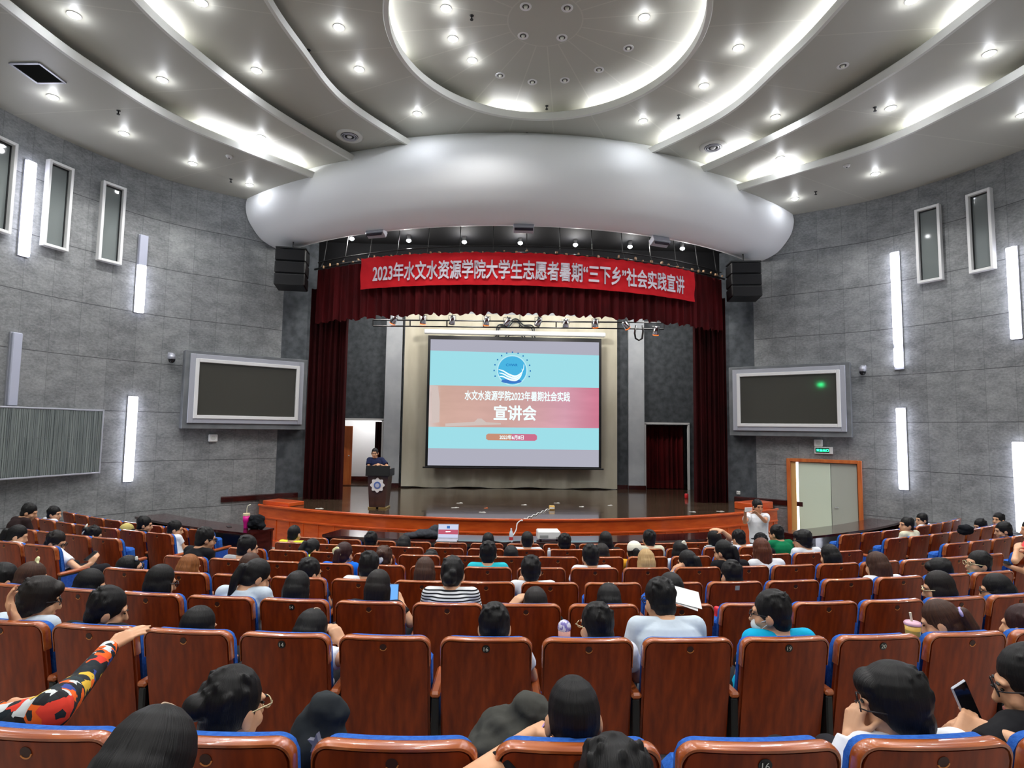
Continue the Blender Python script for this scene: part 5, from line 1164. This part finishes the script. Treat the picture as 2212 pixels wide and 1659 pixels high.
            for q in ((-.5, .3), (.5, -.2), (0, .5), (.2, -.5), (-.2, 0)): mb.ell(L(x + q[0] * .02 * sx_, y, z + q[1] * .03 * sx_), (.018 * sx_, .014, .018 * sx_), HR)
            put('hair_clip' if kind[0] == 'c' else 'hair_tie', mb, mat(kind, col, .5), root, .006, 1)
    NP[0] += 1; return root
def PX(u, v, d): return at_depth(u, v, d)
def seated(u, vtop, row, yaw, style, hair, shirt, label, off=.16, p=8, ro=0, extra=(), arms=None, trousers='trousers', sleeve=.55, ty=0, su=None, skin=None, bulk=1.0, hs=.15):
    if style in ('long', 'ponytail', 'bun', 'lowbun'): off = max(off, .23)
    top = at_cyl(u, vtop, ROWS[row][0] - off); H = top - np.array([0, 0, hs * math.cos(math.radians(p)) ]); q = top if su is None else at_cyl(su, vtop, ROWS[row][0] - off); ang = math.degrees(math.atan2(q[0] - OX, CY - .03 - q[1]))
    best = min((s for s in SEATLIST if s[0] == row), key=lambda s: abs(s[1] - ang)); sa = best[1] if abs(best[1] - ang) < 1.9 else ang
    OCC.add(best[2]); B = row_point(row, sa); a = math.radians(sa); f = np.array([-math.sin(a), math.cos(a), 0.0]); rt = np.array([f[1], -f[0], 0]); fl = B[2]; up = np.array([0, 0, 1.0])
    HR = head_rot(f, yaw, p, ro); neck = H + HR @ np.array([0, -.04, -.085]) + np.array([0, 0, -.008]) - f * .02
    hip = B + f * .29 + up * .53; A = dict(arms or {}); tf = unit(np.array(Matrix.Rotation(-math.radians(ty), 3, 'Z')) @ f); tr = np.array([tf[1], -tf[0], 0])
    for s in (-1, 1):
        if s not in A:
            sh = neck + tr * s * .17 - up * .07; e = sh + tr * s * .045 + f * .06 - up * .27; e[2] = max(e[2], fl + .66); w = e + f * .20 - tr * s * .10 - up * .03; A[s] = (e, w, f - rt * s * .5 - up * .3, up, .5)
    legs = [(hip + rt * s * .09, B + f * .72 + rt * s * .11 + up * .53, B + f * .70 + rt * s * .11 + up * .09, B + f * .86 + rt * s * .12 + up * .045) for s in (-1, 1)]
    vox = {0: .006, 1: .006, 2: .0075, 3: .009}.get(row, .0115)
    if abs(H[2] - fl - 1.17) > .17: print('HEADZ', label[:50], round(H[2] - fl, 2))
    return build_person(label, B + f * .29, f, H, HR, hip, neck, A, legs, style, hair, shirt, trousers, vox, sleeve, extra, skin, NP[0] + 7, tf, bulk)
def arm(eu, ev, ed, wu, wv, wd, tip=None, back=(0, 0, 1), curl=.5, sh=None):
    """arm through image-derived points at stated distances; tip = where the fingers point"""
    e, w = PX(eu, ev, ed), PX(wu, wv, wd); d = (PX(*tip) - w) if tip else (w - e); return (e, w, d, np.array(back, float), curl, PX(*sh) if sh else None)

# nearest people
seated(322, 1552, 0, 4, 'long', 'black', 'dark', 'person with long black hair parted at the crown behind the nearest seats, left', off=.38, p=30, extra=('clip_scalp:.:.0:-.035:.131:.55',))
seated(1330, 1606, 0, 0, 'short', 'black', 'grey', 'person with tousled black hair whose crown shows below the buzz cut one', off=.52, p=25)
seated(510, 1434, 1, 26, 'messybun', 'black', 'white', 'person with a messy black bun and pale glasses turning right, nearest row', extra=('pale_glasses', 'face'), p=6, off=.20)
seated(1238, 1452, 1, -6, 'buzz', 'black', 'black', 'person with a buzz cut and black shirt, forearm raised holding a lilac phone', off=.12, p=6,
       arms={-1: arm(1010, 1690, 1.62, 1148, 1586, 2.0, (1186, 1570, 2.05), (-.4, -.3, 1), .9)})
seated(1926, 1430, 1, -62, 'thick', 'black', 'white', 'person with thick black hair and thin glasses facing left, hand at the chin', extra=('glasses', 'face'), p=6, off=.18, sleeve=1.5,
       arms={-1: arm(1815, 1665, 1.95, 1838, 1592, 1.98, (1846, 1548, 2.0), (-1, -.2, .2), 1.1)})
seated(2222, 1392, 1, -55, 'short', 'black', 'black', 'person in a black shirt holding a phone at the right end of the nearest row', extra=('glasses', 'face'), p=14, off=.20,
       arms={-1: arm(2070, 1660, 1.9, 2076, 1594, 1.97, (2106, 1546, 2.02), (-.3, -.9, .3), .8), 1: arm(2250, 1630, 1.85, 2158, 1588, 1.95, (2105, 1570, 2.0), (.2, -.8, .5), .7)})
seated(-80, 1432, 1, -20, 'short', 'black', 'pattern', 'person in a colourful patchwork print jacket stretching an arm over the seat ahead', off=.40, p=25, sleeve=2, ty=35, su=200, bulk=1.3,
       arms={1: arm(172, 1478, 2.42, 240, 1396, 2.76, (300, 1358, 2.86), (.2, -.3, 1), .35, (108, 1536, 2.12)), -1: arm(-60, 1600, 2.1, 30, 1522, 2.2, (62, 1512, 2.3), (0, -.5, 1), .8)})
# second row
seated(88, 1245, 2, 40, 'thick', 'dark', 'pale', 'person with dark brown hair and glasses facing right, hand behind the head', extra=('glasses', 'face'), off=.18, p=10,
       arms={-1: arm(48, 1375, 3.35, 30, 1332, 3.35, (14, 1285, 3.35), (-1, -.3, .2), .7)})
seated(236, 1266, 2, 48, 'short', 'black', 'black', 'person with spiky black hair turned right before the outstretched hand', extra=('face',), off=.18, p=16, ro=6)
seated(432, 1307, 2, 12, 'bob', 'black', 'pale', 'person slouched low behind a seat, only black hair showing, left of seat 14', off=.20, p=10)
seated(676, 1314, 2, 12, 'long', 'black', 'white', 'person with long parted black hair raising a phone behind seat 14', off=.18, p=12, extra=('clip_scalp:.:.012:-.03:.129:.6',),
       arms={1: arm(748, 1425, 3.3, 738, 1386, 3.45, (716, 1352, 3.5), (.5, -.8, .2), .7)})
seated(1069, 1297, 2, 0, 'short', 'black', 'white', 'person with short black hair and both ears showing behind seat 16', off=.17, p=4)
seated(1288, 1297, 2, -28, 'short', 'black', 'white', 'person with pale glasses glancing left, in the second row beside a white tee', extra=('pale_glasses', 'face'), off=.18, p=6)
seated(1424, 1246, 2, -16, 'short', 'black', 'pale', 'broad shouldered person in a pale grey tee leaning forward above the seat', extra=('glasses',), off=.40, p=12, bulk=1.12)
seated(1663, 1271, 2, -52, 'short', 'black', 'turq', 'person in a turquoise polo with glasses and a white face mask', extra=('glasses', 'face', 'mask'), off=.18, p=4)
seated(2030, 1295, 2, -42, 'ponytail', 'brown', 'white', 'person with brown hair and a violet scrunchie drinking bubble tea', extra=('tie_violet:.:0:-.12:.02:1.5', 'face'), off=.20, p=22)
seated(2206, 1302, 2, -20, 'short', 'maroon', 'black', 'person with dark reddish hair at the right edge of the second row', off=.16, p=4)
# third row
seated(12, 1214, 3, 20, 'short', 'black', 'grey', 'person with short black hair at the left edge of the third row', off=.2, p=8)
seated(72, 1212, 3, 30, 'bob', 'brown', 'grey', 'person with brown hair and a cream hairband behind the one scratching their head', extra=('tie_cream:.:.0:.0:.128:1.4',), off=.2, p=10)
seated(197, 1228, 3, 50, 'bob', 'black', 'black', 'person with smooth black hair and one ear showing near the blue seat side', extra=('face',), off=.18, p=14)
seated(350, 1218, 3, 32, 'bob', 'black', 'black', 'person with a long black bob before the orange haired one', extra=('face', 'glasses'), off=.18, p=12)
seated(556, 1208, 3, 42, 'ponytail', 'black', 'pale', 'person with a black ponytail and pale tee looking down to the right', extra=('face',), off=.24, p=26)
seated(645, 1231, 3, 6, 'long', 'black', 'white', 'person with long straight black hair behind the other seat 14', off=.17, p=8)
seated(819, 1228, 3, 6, 'long', 'dark', 'black', 'person with long dark hair holding a glowing phone, bare forearm raised', off=.17, p=8,
       arms={1: arm(886, 1345, 4.25, 866, 1303, 4.45, (852, 1276, 4.5), (.6, -.7, .2), .6)})
seated(979, 1198, 3, 6, 'lowbun', 'black', 'stripe', 'person with a low bun in a black and white striped top', off=.30, p=8)
seated(1157, 1270, 3, 0, 'bob', 'dark', 'black', 'person slumped low in the third row, hand beside the head', off=.22, p=24,
       arms={-1: arm(1078, 1325, 4.4, 1104, 1310, 4.4, (1130, 1284, 4.45), (-.5, -.7, .5), .5)})
seated(1315, 1258, 3, 2, 'long', 'black', 'black', 'person with centre parted smooth black hair, third row near the square plate', off=.18, p=10, extra=('clip_scalp:.:.003:-.03:.130:.5',))
seated(1449, 1237, 3, -14, 'bob', 'black', 'white', 'person with black hair bent over white papers, just beyond the pale grey tee', off=.24, p=18)
seated(2026, 1232, 3, -48, 'bob', 'dark', 'grey', 'person with smooth dark hair and gold glasses facing left, third row right', extra=('pale_glasses', 'face'), off=.18, p=12)
seated(2150, 1237, 3, -40, 'long', 'black', 'grey', 'person with long black hair at the right, behind a blue seat edge', extra=('glasses', 'face'), off=.18, p=10)
# fourth row
seated(284, 1196, 4, 55, 'bob', 'black', 'black', 'person in black reclining by the left aisle with a white hair clip', extra=('clip_white:.:.03:.06:.11:.7', 'glasses', 'face'), off=.2, p=-6, ro=14)
seated(411, 1195, 4, 4, 'long', 'orange', 'black', 'person with orange dyed shoulder length hair near the left aisle', off=.16, p=6)
seated(543, 1193, 4, 10, 'bob', 'brown', 'dark', 'person with dark brown hair mostly behind the black ponytail', off=.18, p=10)
seated(671, 1203, 4, 36, 'short', 'black', 'black', 'person with short black hair turned right above long straight hair', extra=('face',), off=.17, p=10)
seated(799, 1189, 4, 6, 'short', 'black', 'white', 'person with short black hair and white collar in the fourth row', off=.18, p=12)
seated(919, 1201, 4, 4, 'long', 'brown', 'black', 'person with long glossy brown hair in the fourth row', off=.17, p=8)
seated(1147, 1197, 4, 0, 'short', 'black', 'white', 'person with cropped black hair, fist at the cheek, white tee, fourth row', off=.2, p=6,
       arms={-1: arm(1108, 1296, 5.3, 1120, 1266, 5.35, (1130, 1246, 5.35), (-.6, -.6, .4), 1.0)})
seated(1579, 1208, 4, -10, 'short', 'black', 'grey', 'person with tousled black hair above a seat with a square plate', off=.18, p=10)
seated(1892, 1190, 4, -8, 'long', 'brown', 'white', 'person with long straight brown hair in the fourth row, right', off=.17, p=8)
seated(2030, 1206, 4, -38, 'thick', 'black', 'grey', 'person with curly black hair leaning left behind the gold glasses', extra=('face',), off=.22, p=16)
seated(2111, 1187, 4, -70, 'short', 'black', 'teal', 'person in profile to the left with pale glasses, fourth row right', extra=('pale_glasses', 'face'), off=.18, p=-4)
# fifth row
seated(446, 1137, 5, 38, 'short', 'black', 'black', 'person in a black tee with glasses by the left aisle, torso turned right', extra=('glasses', 'face'), off=.34, p=10, ty=15)
seated(537, 1155, 5, 42, 'short', 'black', 'grey', 'person with neat black hair and bare neck right of the black tee', extra=('face',), off=.2, p=10)
seated(745, 1168, 5, 14, 'ponytail', 'maroon', 'blue', 'person with a cream scrunchie and bright blue tee', extra=('tie_cream:.:-.02:-.11:.02:2.0',), off=.22, p=8)
seated(831, 1177, 5, 8, 'bun', 'brown', 'black', 'person with brown hair pinned up by a silver claw clip', extra=('clip_silver:.:.0:-.12:.0:1.6',), off=.18, p=12)
seated(1055, 1166, 5, 0, 'short', 'black', 'teal', 'person with round short black hair and a teal shirt in the fifth row', off=.17, p=4)
seated(1275, 1173, 5, -8, 'short', 'black', 'white', 'person with neat black hair and a phone at the left cheek, fifth row', off=.18, p=8)
seated(1395, 1184, 5, 0, 'long', 'blond', 'white', 'person with blond dyed long hair, black roots showing, fifth row', off=.17, p=6)
seated(1484, 1186, 5, -32, 'ponytail', 'black', 'pale', 'person with tied black hair resting a finger on the cheek', extra=('tie_white:.:.0:-.11:.02:1.0', 'face'), off=.18, p=12,
       arms={-1: arm(1444, 1262, 6.2, 1452, 1240, 6.25, (1466, 1220, 6.25), (-.6, -.6, .3), .9)})
seated(1562, 1164, 5, -34, 'ponytail', 'black', 'black', 'person in black with a pale hair tie, hand at the mouth', extra=('tie_white:.:.0:-.11:.03:1.0', 'face'), off=.2, p=12)
seated(1643, 1160, 5, 2, 'long', 'auburn', 'white', 'person with very long auburn hair over a white top', off=.22, p=4)
seated(1791, 1174, 5, -10, 'long', 'black', 'black', 'person with long black hair by the right aisle of the fifth row', off=.17, p=8)
# sixth row
seated(674, 1165, 6, 30, 'ponytail', 'black', 'neon', 'person in a neon yellow top with dark hair looking down', extra=('face',), off=.26, p=30)
seated(931, 1189, 6, 0, 'short', 'black', 'black', 'person of whom only a sliver of black hair shows above a sixth row seat', off=.26, p=24)
seated(1104, 1177, 6, 4, 'bob', 'black', 'black', 'person with a black bob low in the sixth row, middle', off=.2, p=10)
seated(1300, 1172, 6, 8, 'bob', 'dark', 'black', 'person with dark hair behind the one holding a phone to the cheek', off=.2, p=8)
seated(1370, 1168, 6, 6, 'ponytail', 'black', 'orange', 'person in a white cap with a dark ponytail and mustard top', extra=('white_cap',), off=.2, p=6)
seated(1468, 1166, 6, -4, 'bob', 'black', 'pale', 'person with a white bow clip in black hair, sixth row', extra=('clip_white:.:.02:-.08:.10:1.2',), off=.18, p=6)
seated(1733, 1143, 6, -50, 'thick', 'black', 'white', 'person with bushy black hair and glasses facing left, white tee, near the right table', extra=('glasses', 'face'), off=.2, p=2)
# second row from the front
seated(637, 1132, 7, 6, 'buzz', 'black', 'neon', 'person with a faded short haircut and bare neck by the left aisle', off=.2, p=6)
seated(803, 1146, 7, 2, 'short', 'black', 'black', 'person with short black hair before the left half of the front table', off=.2, p=6)
seated(874, 1155, 7, 4, 'long', 'black', 'black', 'person with long black hair left of the jacket on the front table', off=.2, p=10)
seated(1139, 1145, 7, 0, 'buzz', 'black', 'white', 'person with a square flat haircut left of the white projector', off=.2, p=2)
seated(1219, 1150, 7, 0, 'short', 'black', 'black', 'person with round black hair and black shirt right of the white projector', off=.2, p=4)
seated(1308, 1146, 7, 0, 'bob', 'black', 'black', 'person with fuller black hair, second person right of the projector', off=.2, p=4)
seated(1402, 1142, 7, 4, 'short', 'black', 'cream', 'person with short black hair right of the white cap', off=.2, p=2)
seated(1542, 1143, 7, -30, 'bob', 'black', 'stripe', 'person in stripes leaning with a raised arm over the head', extra=('face',), off=.24, p=6, ro=-14,
       arms={1: arm(1575, 1160, 8.0, 1560, 1147, 8.0, (1538, 1141, 8.0), (.3, -.5, 1), .4)})
seated(1594, 1143, 7, -16, 'short', 'black', 'white', 'person in a white shirt bending left near the photographer', off=.3, p=12)
seated(1642, 1150, 7, 0, 'short', 'black', 'black', 'person in a black cap just before the standing photographer', extra=('black_cap',), off=.2, p=6)
seated(1676, 1132, 7, -22, 'short', 'black', 'green', 'person in a green tee below the standing photographer', extra=('face',), off=.34, p=6)
seated(1055, 1149, 8, 0, 'bob', 'black', 'black', 'person with centre parted black hair in the front row, middle', off=.2, p=6)
# side blocks
seated(122, 1147, 5, 62, 'short', 'dark', 'white', 'person in a white tee with glasses reading a phone by the left aisle', extra=('glasses', 'face'), off=.24, p=22,
       arms={1: arm(172, 1232, 6.9, 196, 1218, 7.05, (204, 1205, 7.1), (.4, -.4, .8), .7)})
seated(40, 1133, 5, 40, 'ponytail', 'black', 'white', 'person with a black ponytail and white top, left side block', off=.22, p=18)
seated(203, 1135, 6, 34, 'bun', 'black', 'black', 'person with a big white hair clip, left side block', extra=('clip_white:.:-.02:-.12:.05:2.4',), off=.24, p=20)
seated(65, 1087, 6, 42, 'short', 'black', 'dark', 'person in a dark brown hoodie hunched forward at the left wall', off=.40, p=18, sleeve=2)
seated(119, 1092, 7, 56, 'short', 'black', 'white', 'person in profile with a black fringe and white collar at the left wall', extra=('face',), off=.22, p=4)
seated(275, 1131, 7, 40, 'bob', 'black', 'black', 'person in a khaki cap, left side block', extra=('yellow_cap',), off=.24, p=14)
seated(314, 1114, 7, 44, 'short', 'black', 'black', 'person with black hair right of the khaki cap', extra=('face',), off=.34, p=8)
seated(380, 1123, 7, 48, 'short', 'black', 'white', 'person in a loose white tee by the left aisle facing right', extra=('face',), off=.30, p=10)
seated(1957, 1115, 7, -62, 'short', 'black', 'cream', 'person in a cream tee facing left at the end of the right table', extra=('face',), off=.26, p=-2)
seated(1990, 1107, 8, -58, 'short', 'black', 'white', 'person in white facing left by the right wall, behind the cream tee', extra=('face',), off=.24, p=2)
seated(2117, 1120, 7, -55, 'short', 'black', 'grey', 'person with a black fringe bent over beside a black backpack', extra=('face',), off=.24, p=16)
seated(2156, 1106, 7, -66, 'short', 'black', 'grey', 'person in profile with hand at the chin by the right wall', extra=('face',), off=.24, p=0)
seated(2174, 1100, 8, -30, 'short', 'dark', 'grey', 'person farthest back against the lowest light bar at the right wall', off=.2, p=4)
seated(2166, 1126, 6, -40, 'short', 'black', 'navy', 'person with dark round hair in the right side block', extra=('face',), off=.2, p=8)
seated(2225, 1120, 5, -40, 'short', 'black', 'red', 'person in a coral red top at the right edge holding a phone', off=.3, p=6,
       arms={-1: arm(2192, 1212, 6.9, 2196, 1186, 7.1, (2203, 1164, 7.2), (-.8, -.4, .3), .5), 1: arm(2215, 1235, 6.9, 2176, 1222, 7.1, (2160, 1216, 7.2), (.2, -.3, 1), .7)})

def standing(label, foot, f, H, yaw, style, hair, shirt, arms, extra=(), p=4, skin=None, sc=1.0, lean=0.0):
    f = unit(f); rt = np.array([f[1], -f[0], 0]); up = np.array([0, 0, 1.0]); HR = head_rot(f, yaw, p, 0); neck = H + HR @ np.array([0, -.04, -.085]) + np.array([0, 0, -.05])
    hip = np.array([foot[0], foot[1], foot[2] + (neck[2] - foot[2]) * .60]); k = (hip[2] - foot[2])
    legs = [(hip + rt * s * .09, np.array(foot) + rt * s * .11 + f * .03 + up * k * .53, np.array(foot) + rt * s * .12 + up * .09, np.array(foot) + rt * s * .14 + f * .16 + up * .045) for s in (-1, 1)]
    return build_person(label, foot, f, H, HR, hip, neck, arms, legs, style, hair, shirt, 'trousers', .0085, .55, extra, skin, NP[0] + 7, loose=.012)
fp = np.array([4.33, 11.1, .07]); Hc = at_y(1637, 1080, 11.1) - np.array([0, 0, .13])
A_ = lambda eu, ev, ey, wu, wv, wy, tu, tv, ty_, bk, cu: (at_y(eu, ev, ey), at_y(wu, wv, wy), at_y(tu, tv, ty_) - at_y(wu, wv, wy), np.array(bk, float), cu, None)
standing('person standing before the stage in a white tee raising a phone sideways', fp, (-.25, -1, 0), Hc, -18, 'short', 'black', 'white',
         {1: A_(1609, 1128, 10.85, 1610, 1110, 10.6, 1609, 1098, 10.55, (-.5, .6, .3), .8), -1: A_(1653, 1126, 10.75, 1634, 1108, 10.55, 1622, 1101, 10.5, (.3, .5, .6), .7)}, ('face',), 4, M_SKIN2)
t = thing('smartphone', 'white phone held sideways by the standing photographer', 'phone', at_y(1617, 1101, 10.50), .25); obj('body', MB().box((0, 0, 0), (.16, .012, .078), None, .004), M_WHITEP, t); obj('camera_bump', MB().box((-.05, .008, .02), (.03, .006, .03), None, .002), M_DARKP, t)
fp = np.array([-3.72, 15.42, 1.0]); Hc = at_y(810, 968, 15.42) - np.array([0, 0, .13])
A_ = lambda s, x1, z1, x2, z2: (fp + np.array([x1, -.10, z1]), fp + np.array([x2, -.24, z2]), np.array([-x2 * .6, -.10, .03]), np.array([0, -.6, .6]), .8, None)
standing('person in a dark navy shirt speaking at the lectern, both hands raised to the chest', fp, (.12, -1, 0), Hc, 6, 'buzz', 'black', 'navy', {1: A_(1, -.30, .93, -.06, 1.04), -1: A_(-1, .24, .93, .03, 1.04)}, ('face', 'glasses'), 6)

# ------------------------------------------------------------------ seats (occupied ones have the cushion down)
for k, dg, key, pl, le, re_ in SEATLIST: make_seat(k, dg, key, 'wooden seat ' + pl, re_, le, key in OCC)

# ------------------------------------------------------------------ things people hold or have put down
def phone(label, c, along, face, m=None, lit=None):
    a = unit(along); nn = unit(np.array(face, float) - a * (np.array(face, float) @ a)); x = np.cross(a, nn); R = np.array([x, a, nn]).T
    t = thing('smartphone', label, 'phone', c); obj('body', MB().box((0, 0, 0), (.074, .155, .010), R, .004), m or M_DARKP, t); obj('screen', MB().box(R @ np.array([0, 0, .0055]), (.066, .145, .001), R), lit or mat('phone_glass', (12, 12, 16), .08), t); return t
phone('smartphone in a silver case held up by the person at the right edge', PX(2089, 1524, 2.06), (-.35, .1, 1), (.2, -1, .3), M_SILVER)
phone('lilac phone in the hand of the buzz cut person', PX(1190, 1583, 2.02), (.5, .2, .6), (.2, -.8, .5), mat('lilac_case', (176, 140, 206), .3))
phone('glowing phone of the long haired person in the third row', PX(851, 1284, 4.43), (0, .25, 1), (-.2, -1, .2), None, glow('phone_blue', (110, 170, 255), .55))
phone('dark phone held by the white tee person by the left aisle', PX(196, 1201, 7.0), (.3, .6, .5), (-.3, -.6, .6))
phone('phone in the lap of the coral red person at the right edge', PX(2166, 1214, 7.1), (-.7, .3, .1), (0, -.4, 1))
p = PX(1972, 1366, 3.42); t = thing('bubble_tea_cup', 'clear cup of yellow bubble tea with a pink lid and straw', 'cup', p)
obj('cup_body', MB().lathe([(0, -.055), (.032, -.055), (.042, .045), (0, .045)], n=18), mat('tea_yellow', (222, 178, 84), .25), t, True); obj('lid', MB().lathe([(.044, .044), (.046, .052), (.040, .062), (0, .066)], n=18), mat('lid_pink', (222, 176, 196), .3), t, True)
obj('straw', MB().cone((-.004, 0, .06), (-.012, 0, .115), .0065, .0065, 8), mat('straw_cream', (226, 222, 200), .5), t); obj('sleeve_mark', MB().lathe([(.0372, -.02), (.040, .015)], n=18), mat('tea_label', (196, 170, 90), .4), t, True)
p = PX(1219, 1362, 3.6); t = thing('water_bottle', 'round topped white and violet bottle between two second row seats', 'bottle', p)
obj('bottle_body', MB().lathe([(0, -.09), (.038, -.09), (.038, .02), (0, .02)], n=16), mat('bottle_rose', (214, 160, 150), .4), t, True); obj('cap', MB().ell((0, 0, .02), (.042, .042, .045)), noisy('cap_print', (206, 204, 224), (120, 108, 178), (40, 40, 40), .4, 2, lo=.5, hi=.55), t, True)
t = thing('paper_sheets', 'white sheets of paper held by the person bent over', 'paper', PX(1474, 1291, 3.95), -.3); R = Matrix.Rotation(.5, 3, 'X') @ Matrix.Rotation(.35, 3, 'Y')
obj('sheet', MB().box((0, 0, 0), (.21, .15, .002), R), M_WHITEP, t); obj('sheet', MB().box((.02, .01, .006), (.21, .15, .002), R @ Matrix.Rotation(.12, 3, 'Z')), M_WHITEP, t)
lump('red_bag', 'bright red plastic bag between two seats beside the turquoise polo', 'bag', [((0, 0, 0), (.045, .05, .10)), ((.01, 0, .08), (.03, .04, .06)), ((-.01, .02, -.08), (.05, .06, .06))], mat('red_plastic', (214, 26, 44), .35), PX(1548, 1352, 4.35))
bp = lump('backpack', 'charcoal backpack with a grey star standing between two seats of the nearest row', 'bag', [((0, 0, 0), (.11, .075, .15)), ((-.03, 0, -.16), (.12, .09, .14)), ((.03, .0, .10), (.075, .06, .07))], cloth('charcoal', (40, 44, 47)), PX(690, 1604, 2.02), 0, -.3)
st = [(.034 * (1 if i % 2 == 0 else .42) * math.sin(2 * PI * i / 10), .034 * (1 if i % 2 == 0 else .42) * math.cos(2 * PI * i / 10)) for i in range(10)]
obj('star_print', MB().prism(st, -.108, -.09, lambda a, b, c: (a + .055, c, b + .055)), mat('star_grey', (108, 108, 124), .7), bp)
lump('grey_bag', 'olive grey bag slumped before the buzz cut person', 'bag', [((0, 0, 0), (.16, .1, .08)), ((.06, 0, .07), (.1, .08, .06)), ((-.1, -.02, -.05), (.1, .1, .08))], cloth('olive_grey', (62, 62, 58)), PX(1118, 1578, 2.25))
lump('black_backpack', 'black backpack standing on a seat at the right wall', 'bag', [((0, 0, .0), (.11, .07, .06)), ((0, .02, -.05), (.12, .08, .06))], M_BAGB, PX(2087, 1141, 9.3))
t = thing('paper_cup', 'small white bottle on a sixth row seat back, right of the middle', 'bottle', PX(1186, 1196, 7.45)); obj('bottle_body', MB().lathe([(0, -.06), (.02, -.06), (.022, .03), (.016, .05), (0, .05)], n=12), M_WHITEP, t, True); obj('cap', MB().cone((0, 0, .05), (0, 0, .07), .015, .015, 10), M_WHITE, t)
